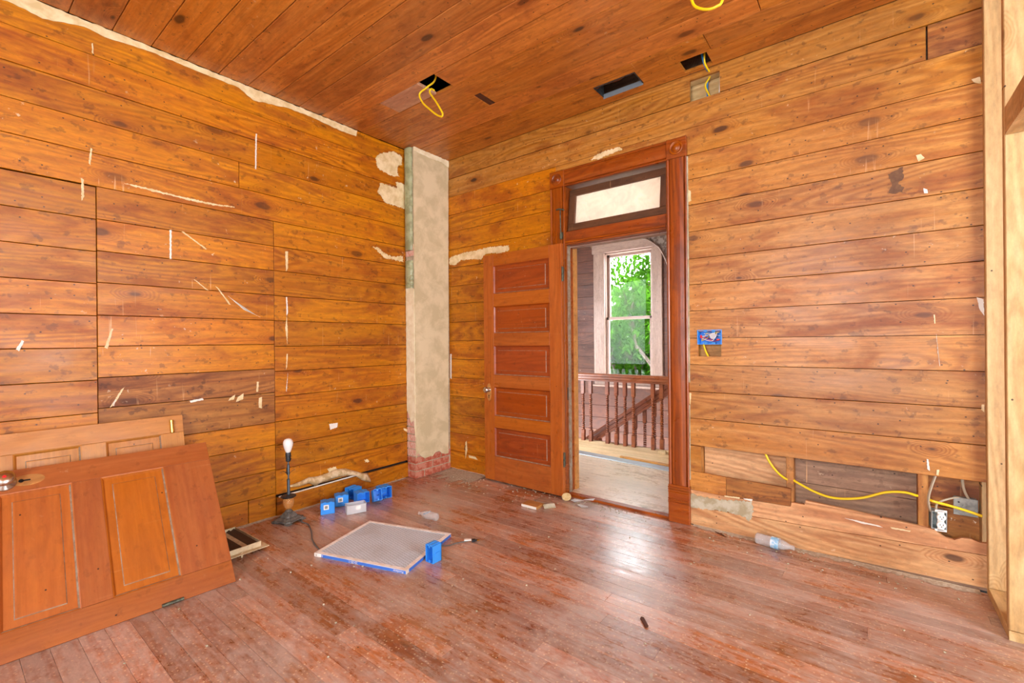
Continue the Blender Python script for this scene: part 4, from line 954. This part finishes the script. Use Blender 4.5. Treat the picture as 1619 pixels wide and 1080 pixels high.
ob('light_bulb', lathe([(0.013, 0.476), (0.018, 0.486), (0.026, 0.508), (0.030, 0.524), (0.0325, 0.540), (0.030, 0.556), (0.022, 0.568), (0.010, 0.574), (0.002, 0.575)], 22), M_bulb, lp_, WL, smooth=True)
cp = [(lx+0.06, ly+0.06, 0.008), onz(478, 826, 0.005)+(0.005,), onz(487, 829, 0.005)+(0.005,), onz(492, 840, 0.005)+(0.005,), onz(494, 854, 0.005)+(0.005,), onz(501, 865, 0.005)+(0.005,), onz(512, 872, 0.005)+(0.004,)]
cpts = [Vector(p) for p in cp]+[Vector((0.86, -1.62, 0.003)), Vector((1.05, -1.43, 0.003)), Vector((1.22, -1.27, 0.003)), Vector(onz(705, 863, 0.005)+(0.004,)), Vector(onz(722, 859, 0.005)+(0.005,)), Vector(onz(740, 856, 0.005)+(0.006,))]
cord = ob('cord', tube(cpts, 0.0035, 8, 6), M_cord, lp_)
pe = Vector(onz(741, 856, 0.006)+(0.009,)); pd = Vector(onz(760, 855, 0.006)+(0.009,)); ax = (pd-pe).normalized(); sd_ = Vector((-ax.y, ax.x, 0))
WP = basis(pe, tuple(ax), tuple(sd_), (0, 0, 1))
ob('cord_tag', boxg(0.045, 0.02, 0.006), M_wht, cord, WP @ T(-0.006, 0, 0.006))
pg = ob('plug', join(xf(boxg(0.022, 0.022, 0.014, 0.002), T(0.030, 0, 0)), xf(boxg(0.012, 0.010, 0.009), T(0.046, 0, 0))), M_iron, cord, WP)
ob('plug_prongs', join(xf(boxg(0.016, 0.0015, 0.006), T(0.058, 0.005, 0)), xf(boxg(0.016, 0.0015, 0.006), T(0.058, -0.005, 0))), M_brass, pg, WP)

# ------------------------------------------------------------------ floor register lying upside down
gr = empty('floor_register', T(0.3, -2.04, 0.0), 'cream metal air register lying face down beside the leaning doors', 'vent')
WG = T(0.295, -2.055, 0.024) @ RZ(0.02)
def rectframe(a, b, w_, h):
    return join(xf(boxg(2*a, w_, h), T(0, b-w_/2, 0)), xf(boxg(2*a, w_, h), T(0, -b+w_/2, 0)), xf(boxg(w_, 2*b-2*w_, h), T(a-w_/2, 0, 0)), xf(boxg(w_, 2*b-2*w_, h), T(-a+w_/2, 0, 0)))
ob('rim', rectframe(0.210, 0.165, 0.034, 0.004), M_regw, gr, WG)
ob('box_side', xf(boxg(0.004, 0.262, 0.030), T(0.176, 0, 0.016)), M_regw, gr, WG); ob('box_side', xf(boxg(0.004, 0.262, 0.030), T(-0.176, 0, 0.016)), M_regw, gr, WG)
ob('box_side', xf(boxg(0.35, 0.004, 0.030), T(0, 0.131, 0.016)), M_regw, gr, WG); ob('box_side', xf(boxg(0.35, 0.004, 0.030), T(0, -0.131, 0.016)), M_regw, gr, WG)
for k in range(9): ob('louver', boxg(0.344, 0.020, 0.0025), M_regw if k in (6,) else M_regd, gr, WG @ T(0, -0.112+k*0.028, 0.018) @ RX(0.5))
ob('tab', xf(boxg(0.008, 0.002, 0.03), T(0.12, -0.16, -0.008)), M_regw, gr, WG); ob('tab', xf(boxg(0.002, 0.01, 0.03), T(0.19, 0.02, -0.008)), M_regw, gr, WG)

# ------------------------------------------------------------------ air filter with its print
fa = math.atan2(-1.581+1.769, 1.402-0.805)
fl = empty('air_filter', T(1.026, -1.436, 0) @ RZ(fa), 'grey air filter in a white cardboard frame with blue printed edge on the floor', 'air filter')
WFil = T(1.026, -1.436, 0.0105) @ RZ(fa)
fx, fy = 0.3125, 0.250
ob('filter_media', boxg(2*fx-0.03, 2*fy-0.03, 0.012), M_filter, fl, WFil @ T(0, 0, 0.001))
ob('cardboard_frame', join(rectframe(fx, fy, 0.004, 0.02), xf(rectframe(fx, fy, 0.024, 0.0015), T(0, 0, 0.0093))), M_fframe, fl, WFil)
ob('blue_print_band', boxg(2*fx-0.055, 0.0006, 0.0165), M_fblue, fl, WFil @ T(0.025, -fy-0.0004, -0.001))
ob('blue_print_band', boxg(0.0006, 2*fy-0.03, 0.0165), M_fblue, fl, WFil @ T(fx+0.0004, 0.01, -0.001))
def text(body, size, W, mat, par, name='printed_text', ext=0.0002):
    cu = bpy.data.curves.new(name, 'FONT'); cu.body = body; cu.size = size; cu.extrude = ext; cu.align_x = 'CENTER'; cu.align_y = 'CENTER'
    o = bpy.data.objects.new(name, cu); COL.objects.link(o); dg = bpy.context.evaluated_depsgraph_get(); dg.update()
    me = bpy.data.meshes.new_from_object(o.evaluated_get(dg)); bpy.data.objects.remove(o); me.materials.clear(); me.materials.append(mat)
    q = bpy.data.objects.new(name, me); return reg(q, par, W)
FR = WFil @ basis((0, -fy-0.0012, -0.001), (-1, 0, 0), (0, 0, -1), (0, -1, 0))   # upside down on the front edge
text('20-25-1', 0.020, FR @ T(-0.0+0.035, 0, 0), M_wht, fl); text('Purolator', 0.017, FR @ T(-0.262, 0, 0), M_wht, fl); text('6', 0.016, FR @ T(0.252, 0, 0), M_wht, fl)
text('M', 0.010, FR @ T(0.297, 0, 0), M_iron, fl)

# ------------------------------------------------------------------ blue electrical boxes
def openbox(w_, d_, h_, t=0.003, ribs=True):
    """box of width w_ (x), height h_ (z), depth d_ (y) with its open side facing -y"""
    g = [xf(boxg(w_, t, h_), T(0, d_/2-t/2, h_/2)), xf(boxg(t, d_, h_), T(-w_/2+t/2, 0, h_/2)), xf(boxg(t, d_, h_), T(w_/2-t/2, 0, h_/2)),
         xf(boxg(w_-2*t, d_-t, t), T(0, -t/2, t/2)), xf(boxg(w_-2*t, d_-t, t), T(0, -t/2, h_-t/2))]
    if ribs:
        for s_ in (-1, 1): g.append(xf(boxg(w_*0.22, d_*0.9, 0.004), T(s_*w_*0.22, 0.0, h_+0.002)))
        g.append(xf(boxg(0.004, d_*0.5, h_*0.16), T(w_/2+0.002, 0.0, h_*0.5))); g.append(xf(boxg(0.012, 0.012, 0.012), T(0, -d_/2+0.008, h_-0.009))); g.append(xf(boxg(0.012, 0.012, 0.012), T(0, -d_/2+0.008, 0.009)))
    return join(*g)
def bluebox(W, label, w_=0.10, d_=0.085, h_=0.088, sticker=None, nail=False, mat=M_blue, group='blue boxes by the left wall'):
    r = empty('junction_box', W, label, 'electrical box', group)
    ob('box_shell', openbox(w_, d_, h_), mat, r, W)
    if sticker:
        s_ = ob('sticker', boxg(0.034, 0.0006, 0.034), M_print, r, W @ sticker)
        ob('sticker_print', boxg(0.020, 0.0006, 0.020), M_ink, s_, W @ sticker @ T(0, -0.0006, 0))
    if nail:
        for s_ in (-1, 1): ob('nail', tube([(s_*0.02, -d_/2-0.01, h_*0.55), (s_*0.02, d_/2+0.03, h_*0.50)], 0.0017, 6, 2), M_zinc, r, W @ T(w_/2+0.002, 0, 0) @ RZ(0))
    return r
back_st = T(0.01, 0.0434, 0.05) @ RZ(PI)
bluebox(T(0.225, -1.352, 0.001) @ RZ(PI+PI/2-0.5), 'blue electrical box with a white sticker, nearest the lamp', sticker=back_st, w_=0.095, h_=0.082)
bluebox(T(0.165, -1.205, 0.001) @ RZ(PI/2+PI-0.45), 'blue electrical box, second from the lamp', sticker=back_st, w_=0.095, h_=0.080)
bluebox(T(0.10, -1.06, 0.001) @ RZ(0.2) @ T(0, 0, 0.0) , 'blue electrical box at the back by the baseboard', w_=0.095, h_=0.085)
bluebox(T(0.235, -1.075, 0.001) @ RZ(PI/2-0.25), 'blue electrical box behind the clear one, opening right', w_=0.095, h_=0.080)
bluebox(T(0.36, -1.02, 0.012) @ RZ(1.2) @ RX(-0.42) @ T(0, 0.0, 0.004), 'small tilted blue electrical box with nails, far right', w_=0.062, d_=0.075, h_=0.085, nail=True)
bluebox(T(0.285, -0.905, 0.001) @ RZ(1.35), 'blue electrical box behind the tilted small one', w_=0.095, h_=0.088)
cb = empty('plastic_box', T(0.395, -1.225, 0), 'clear plastic box in front of the blue electrical boxes', 'electrical box', None)
WCb = T(0.385, -1.225, 0.001) @ RZ(PI/2-0.38)
ob('box_shell', join(xf(boxg(0.135, 0.0025, 0.060), T(0, 0.035, 0.031)), xf(boxg(0.135, 0.0025, 0.060), T(0, -0.035, 0.031)), xf(boxg(0.0025, 0.068, 0.060), T(0.0665, 0, 0.031)), xf(boxg(0.0025, 0.068, 0.060), T(-0.0665, 0, 0.031)), xf(boxg(0.135, 0.072, 0.0025), T(0, 0, 0.0015))), M_frost, cb, WCb)
ob('rim', join(xf(rectframe(0.070, 0.038, 0.004, 0.004), T(0, 0, 0.061))), M_frost, cb, WCb)
ob('sticker', boxg(0.034, 0.0006, 0.026), M_print, cb, WCb @ T(0.012, -0.0368, 0.040))
r = bluebox(T(1.400, -1.388, 0.001) @ RZ(0.0), 'single blue electrical box standing beside the air filter', w_=0.060, d_=0.066, h_=0.097, group=None)

# ------------------------------------------------------------------ plastic bottles
BP = [(0.0, 0.0), (0.024, 0.0), (0.031, 0.006), (0.032, 0.03), (0.0305, 0.036), (0.032, 0.042), (0.0305, 0.050), (0.032, 0.058), (0.032, 0.12), (0.026, 0.15), (0.014, 0.178), (0.012, 0.182), (0.012, 0.196), (0.0135, 0.197), (0.0135, 0.203), (0.012, 0.204)]
def bottle(W, label, crush, sc=1.0, cap=False):
    r = empty('plastic_bottle', W, label, 'bottle')
    g = lathe([(max(a, 0.001)*sc, b*sc) for a, b in BP], 24, cap=False); V_ = []
    rnd = random.Random(int(crush*100))
    for (x, y, z) in g[0]:
        t = z/(0.2*sc); s_ = 1-crush*math.exp(-((t-0.35)/0.28)**2); n = 1+crush*0.22*math.sin(5*math.atan2(y, x)+z*60)*(0.1 < t < 0.7)
        V_.append((x*n*(1+0.25*(1-s_)), y*s_*n, z))
    o = ob('bottle_body', (V_, g[1]), M_clear, r, W, smooth=False); m_ = o.modifiers.new('t', 'SOLIDIFY'); m_.thickness = 0.0008
    return r, W
bt1, W1 = bottle(T(0.995, -0.985, 0.027) @ RZ(math.atan2(-0.02, -0.15)) @ RY(PI/2), 'crushed clear plastic bottle behind the air filter', 0.35, 0.82)
ob('bottle_label', xf(boxg(0.055, 0.022, 0.0008), T(0, 0, 0)), M_label, bt1, T(0.915, -1.01, 0.048) @ RZ(1.0) @ RY(-0.35))
b2, W2 = bottle(T(2.800, -0.062, 0.034) @ RZ(-0.12) @ RY(PI/2), 'clear plastic bottle with blue and white label lying at the foot of the back wall', 0.12, 1.0)
ob('bottle_label', lathe([(0.0335, 0.085), (0.0335, 0.128)], 24, cap=False), M_label, b2, W2, smooth=True)

# ------------------------------------------------------------------ debris by the door
def thing(o, label, cat, group=None): return tag(o, label, cat, group)
q = onz(840, 801); thing(ob('wood_offcut', boxg(0.135, 0.10, 0.020, 0.002, z0=0), M_jamb, None, T(1.355, -0.36, 0.0005) @ RZ(0.02)), 'square brown wood offcut with a pale end on the floor before the open door', 'wood offcut')
ofc = [o_ for o_ in COL.objects if o_.name.startswith('wood_offcut')][0]; ob('painted_end', boxg(0.133, 0.002, 0.018), M_white, ofc, WM[ofc] @ T(0, -0.0512, 0.010))
o = bpy.data.objects[-1] if False else None
thing(ob('wood_offcut', prism([(-0.07, -0.04), (0.05, -0.045), (0.075, -0.01), (0.03, 0.045), (-0.06, 0.04)], 0, 0.014), M_old, None, T(1.375, -0.235, 0.0005) @ RZ(0.1)), 'five-sided grey-brown wood offcut behind the square one', 'wood offcut')
thing(ob('plaster_flake', join(xf(boxg(0.09, 0.035, 0.006), RX(0.0))), M_putty, None, T(1.475, -0.315, 0.013) @ RZ(0.95) @ RX(0.6)), 'thin grey plaster flake standing against the wood offcuts', 'flake')
thing(ob('wooden_disc', lathe([(0.034, 0.0), (0.036, 0.004), (0.036, 0.010), (0.034, 0.012)], 26), M_cream, None, T(1.490, -0.095, 0.020) @ RY(0.25) @ RX(0.5)), 'round cream disc by the hinge side of the door', 'disc')
for i, (x, y, r, pts, lb_) in enumerate(((1.575, -0.075, 0.3, [(-0.05, -0.02), (-0.02, -0.028), (0.0, 0.0), (0.05, 0.0), (0.03, 0.028), (-0.03, 0.03)], 'grey curled plastic scrap nearest the cream disc'), (1.665, -0.06, 0.7, [(-0.05, -0.012), (0.03, -0.02), (0.05, 0.012), (-0.02, 0.022)], 'grey plastic scrap lying on the door threshold'), (1.665, -0.15, -0.1, [(-0.045, -0.01), (0.0, -0.022), (0.05, -0.006), (0.03, 0.018), (-0.03, 0.016)], 'oval pale plastic scrap in front of the threshold'))):
    V_, F_ = prism(pts, 0, 0.0015); V_ = [(a, b, c+0.18*abs(a)) for a, b, c in V_]
    thing(ob('plastic_scrap', (V_, F_), M_zincp if i == 9 else M_frost, None, T(x, y, 0.0225 if i == 1 else 0.001) @ RZ(r)), lb_, 'plastic scrap')
thing(ob('wood_sliver', prism([(-0.036, -0.002), (-0.026, -0.010), (0.038, -0.008), (0.030, 0.006), (-0.028, 0.007)], 0, 0.006), M_burn, None, T(2.565, -1.218, 0.0008) @ RZ(-0.85)), 'brown wood sliver alone on the open floor', 'wood sliver')
thing(ob('wood_sliver', prism([(-0.045, -0.003), (-0.02, -0.008), (0.045, -0.003), (0.0, 0.006)], 0, 0.004), M_burn, None, T(2.60, -0.055, 0.0008) @ RZ(-0.5)), 'thin dark wood sliver beside the back wall left of the bottle', 'wood sliver')
# crumbs of plaster scattered on the floor
rnd = random.Random(5); gs = []
for i in range(420):
    if i < 150: x, y = rnd.uniform(0.15, 1.4), -abs(rnd.gauss(0, 0.22))-0.02
    elif i < 260: x, y = rnd.gauss(1.65, 0.22), -abs(rnd.gauss(0, 0.10))-0.02
    elif i < 330: x, y = rnd.uniform(2.45, 3.75), -abs(rnd.gauss(0, 0.12))-0.03
    else: x, y = rnd.uniform(0.6, 3.7), rnd.uniform(-2.7, -0.2)
    if x < 0.13 and y > -0.45: continue
    s_ = rnd.uniform(0.0015, 0.0045)
    gs.append(xf(boxg(s_*2, s_*1.5, s_), T(x, y, s_/2+0.0006) @ RZ(rnd.uniform(0, 3))))
o = ob('plaster_crumbs', join(*gs), M_putty, None); tag(o, 'pale crumbs of plaster strewn over the worn floor', 'debris', kind='stuff')

# ------------------------------------------------------------------ cables, boxes in ceiling and walls
def cable(name, pts, r, mat, label=None, par=None, flat=1.0, n=8, cat='cable'):
    o = ob(name, tube(pts, r, 8, n, flat), mat, par)
    if label: tag(o, label, cat)
    return o
ca = [(1.02, -1.02, 3.14), (0.985, -1.0, 3.06), (0.90, -1.0, 3.035), (0.868, -1.0, 2.985), (0.898, -1.0, 2.915), (0.97, -1.0, 2.845), (1.038, -1.0, 2.786), (1.088, -1.0, 2.757), (1.098, -1.0, 2.775), (1.065, -1.0, 2.83), (1.02, -0.99, 2.888), (0.962, -0.985, 2.962), (0.953, -0.982, 2.985), (0.968, -0.98, 2.994), (0.995, -0.98, 2.975)]
ca = [(1.03, -0.99, 3.20), (1.00, -0.97, 3.06), (0.935, -0.985, 3.018)]+ca[3:]
cable('electric_cable', ca, 0.0062, M_yel, 'yellow cable looped down from the square hole in the ceiling boards')
cable('electric_cable', [(2.62, -0.86, 3.2), (2.655, -0.85, 2.98), (2.68, -0.85, 2.888), (2.70, -0.85, 2.842), (2.75, -0.85, 2.806), (2.795, -0.85, 2.800), (2.822, -0.85, 2.822), (2.86, -0.85, 2.98), (2.88, -0.86, 3.2)], 0.0065, M_yel, 'yellow cable loop hanging at the top edge of the view')
cable('electric_cable', [(2.545, -0.12, 3.22), (2.542, -0.10, 3.08), (2.536, -0.08, 3.0), (2.54, 0.03, 2.975), (2.503, 0.058, 2.935), (2.508, 0.058, 2.90), (2.528, 0.058, 2.85), (2.54, 0.06, 2.80)], 0.0055, M_yel, 'yellow cable crossing the ceiling hole into the wall hole beside the corner')
cable('electric_cable', [(2.49, -0.12, 3.22), (2.515, -0.10, 3.09), (2.53, -0.07, 3.0), (2.53, 0.03, 2.985), (2.513, 0.068, 2.94), (2.512, 0.068, 2.88), (2.512, 0.07, 2.80)], 0.0055, M_bluec, 'blue cable next to the yellow one in the wall hole')
cable('electric_cable', [(2.60, 0.05, 2.98), (2.598, 0.05, 2.92), (2.592, 0.05, 2.83), (2.59, 0.05, 2.80)], 0.006, M_wht, 'white cable at the right side of the wall hole')
yc = [ony(*p, 0.018) for p in ((1211, 720), (1220, 736), (1231, 749), (1243, 758))]
yc2 = [(2.81, 0.05, 0.66), (2.838, 0.03, 0.56)]+[(a, 0.018, b) for a, b in yc]+[(2.965, 0.05, 0.385)]+[(ony(*p, 0.022)[0], 0.022, ony(*p, 0.022)[1]) for p in ((1258, 762), (1290, 779), (1320, 788), (1360, 788), (1400, 779), (1430, 779), (1449, 784))]+[(3.56, 0.05, 0.405)]
yc = yc2+[(ony(*p, 0.0)[0], 0.004, ony(*p, 0.0)[1]) for p in ((1474, 793), (1500, 800), (1530, 809), (1553, 817))]
for i in range(len(yc)):
    if abs(yc[i][0]-3.56) < 0.002: yc[i] = (3.562, 0.016, 0.405)
cable('electric_cable', [p for p in yc2[:6]]+[(2.956, 0.045, 0.398), (2.985, 0.045, 0.392)]+yc2[7:-1]+[(3.545, 0.045, 0.412), (3.578, 0.04, 0.405)]+yc[len(yc2):], 0.0065, M_yel, 'long yellow cable sagging through the opened bottom of the back wall')
# outlet and steel box in the opening
def wpos(px, py, y): a = ony(px, py, y); return (a[0], y, a[1])
oc = empty('power_outlet', T(3.64, 0.04, 0.29), 'white duplex outlet on a steel box hanging in the opened wall', 'outlet')
c_ = wpos(1487, 824, 0.0); WO = T(c_[0], 0.012, c_[2]) @ RZ(0.18) @ RX(0.06)
ob('steel_box', join(xf(openbox(0.055, 0.05, 0.088, 0.002, False), T(0, 0.02, -0.044)), xf(rectframe(0.030, 0.046, 0.004, 0.002), T(0, -0.007, 0) @ RX(PI/2))), M_zincp, oc, WO @ T(-0.006, 0, 0))
ob('outlet_yoke', join(xf(boxg(0.026, 0.003, 0.104), T(0, -0.008, 0)), xf(boxg(0.046, 0.003, 0.010), T(0, -0.008, 0.050)), xf(boxg(0.046, 0.003, 0.010), T(0, -0.008, -0.050))), M_wht, oc, WO)
for s_ in (-1, 1):
    f_ = ob('outlet_face', xf(lathe([(0.018, 0.0), (0.018, 0.010), (0.016, 0.012)], 20), T(0, -0.008, s_*0.020) @ RX(PI/2)), M_wht, oc, WO)
    ob('outlet_slots', join(xf(boxg(0.0022, 0.001, 0.008), T(-0.006, -0.0206, s_*0.020+0.003)), xf(boxg(0.0022, 0.001, 0.008), T(0.006, -0.0206, s_*0.020+0.003)), xf(boxg(0.004, 0.001, 0.004), T(0, -0.0206, s_*0.020-0.007))), M_dark, f_, WO)
c2 = wpos(1526, 801, 0.06)
mb = empty('steel_junction_box', T(c2[0], 0.07, c2[2]), 'square galvanised junction box screwed to the boards inside the opened wall', 'electrical box')
WMb = T(c2[0], 0.066, c2[2]) @ RX(0.05)
ob('box_body', boxg(0.082, 0.034, 0.082), M_zincp, mb, WMb); ob('cover_plate', xf(boxg(0.088, 0.088, 0.003, 0.001), T(0, -0.018, 0) @ RX(PI/2)), M_zincp, mb, WMb)
ob('knockout', xf(lathe([(0.014, 0.0), (0.014, 0.0015)], 18), T(0.0, -0.0196, 0.0) @ RX(PI/2)), M_zinc, mb, WMb)
for sx, sz in ((-0.025, 0.022), (0.028, -0.02)): ob('cover_screw', xf(lathe([(0.004, 0.0), (0.004, 0.002)], 10), T(sx, -0.0196, sz) @ RX(PI/2)), M_iron, mb, WMb)
P0 = lambda *a: [wpos(x, y, d) for x, y, d in a]
cable('flat_cable', P0((1482, 740, 0.03), (1479, 752, 0.02), (1473, 768, 0.012), (1468, 786, 0.010), (1469, 802, 0.014), (1474, 814, 0.03)), 0.0045, M_nm, 'beige flat cable dropping to the left side of the white outlet', flat=1.7)
cable('flat_cable', P0((1481, 812, 0.02), (1480, 802, 0.015), (1484, 795, 0.02), (1497, 790, 0.03), (1512, 787, 0.045), (1520, 788, 0.052)), 0.0035, M_nm, 'beige cable bridging the white outlet and the steel box', flat=1.4)
cable('flat_cable', P0((1521, 745, 0.05), (1522, 765, 0.05), (1525, 777, 0.05), (1530, 787, 0.055), (1533, 792, 0.058)), 0.0045, M_nm, 'beige flat cable dropping into the steel junction box', flat=1.5)
# blue three-gang box with loose wires
g3 = empty('junction_box', T(2.529, 0.0, 1.205), 'blue wall box full of loose coloured wires right of the door casing', 'electrical box')
W3 = T(2.529, 0.030, 1.204)
ob('box_shell', openbox(0.150, 0.075, 0.095, 0.004, False), M_blue, g3, W3)
for g_ in (xf(boxg(0.02, 0.012, 0.012), T(-0.025, -0.028, 0.086)), xf(boxg(0.02, 0.012, 0.012), T(0.025, -0.028, 0.086)), xf(boxg(0.02, 0.012, 0.012), T(-0.025, -0.028, 0.009)), xf(boxg(0.02, 0.012, 0.012), T(0.025, -0.028, 0.009))): ob('divider', g_, M_bluec, g3, W3)
rnd = random.Random(3)
for i, m_ in enumerate([M_red, M_wht, M_yel, M_iron, M_wht, M_red, M_yel, M_wht, M_brass]):
    P_ = [(rnd.uniform(-0.06, 0.06), rnd.uniform(-0.02, 0.02), rnd.uniform(0.02, 0.08)) for _ in range(4)]
    ob('wire', tube([(p[0], p[1], p[2]) for p in P_], 0.0019, 6, 5), m_, g3, W3 @ T(0, -0.01, 0))
ob('wire_nut', lathe([(0.008, 0), (0.005, 0.018)], 10), M_red, g3, W3 @ T(-0.052, -0.028, 0.045) @ RX(0.6)); ob('wire_nut', lathe([(0.007, 0), (0.004, 0.018)], 10), M_red, g3, W3 @ T(0.045, -0.028, 0.030) @ RY(1.5))
ob('plastic_disc', xf(lathe([(0.020, 0), (0.020, 0.004)], 18), RX(PI/2)), M_frost, g3, W3 @ T(0.020, -0.026, 0.055))
cable('electric_cable', [(2.487, 0.02, 1.21), (2.49, 0.016, 1.19), (2.500, 0.02, 1.155), (2.514, 0.03, 1.12), (2.52, 0.05, 1.08)], 0.0055, M_yel, 'short yellow cable dropping below the blue wall box')
# galvanised duct boot in the ceiling
du = empty('duct_boot', T(1.99, -0.18, CEIL+0.05), 'black rectangular duct opening with a pale metal lip in the ceiling near the door', 'vent')
ob('duct_side', join(xf(boxg(0.300, 0.004, 0.16), T(0, -0.076, 0.08)), xf(boxg(0.004, 0.152, 0.16), T(0.148, 0, 0.08)), xf(boxg(0.004, 0.152, 0.16), T(-0.148, 0, 0.08)), xf(boxg(0.296, 0.152, 0.004), T(0, 0, 0.16))), M_iron, du, T(1.9895, -0.179, CEIL-0.004))
ob('metal_lip', xf(boxg(0.298, 0.004, 0.034), T(0, 0.074, 0.006)), M_strip, du, T(1.9895, -0.179, CEIL-0.004))
rg_ = random.Random(4)
pts = [(-0.148, 0.0)]+[(-0.148+0.296*i/16, -0.012-rg_.random()*0.018) for i in range(17)]+[(0.148, 0.0)]
ob('frayed_edge', prism(pts, 0, 0.003), M_burn, du, T(1.9895, -0.254+0.028-0.03, CEIL+0.002) @ RZ(PI) @ RX(0))
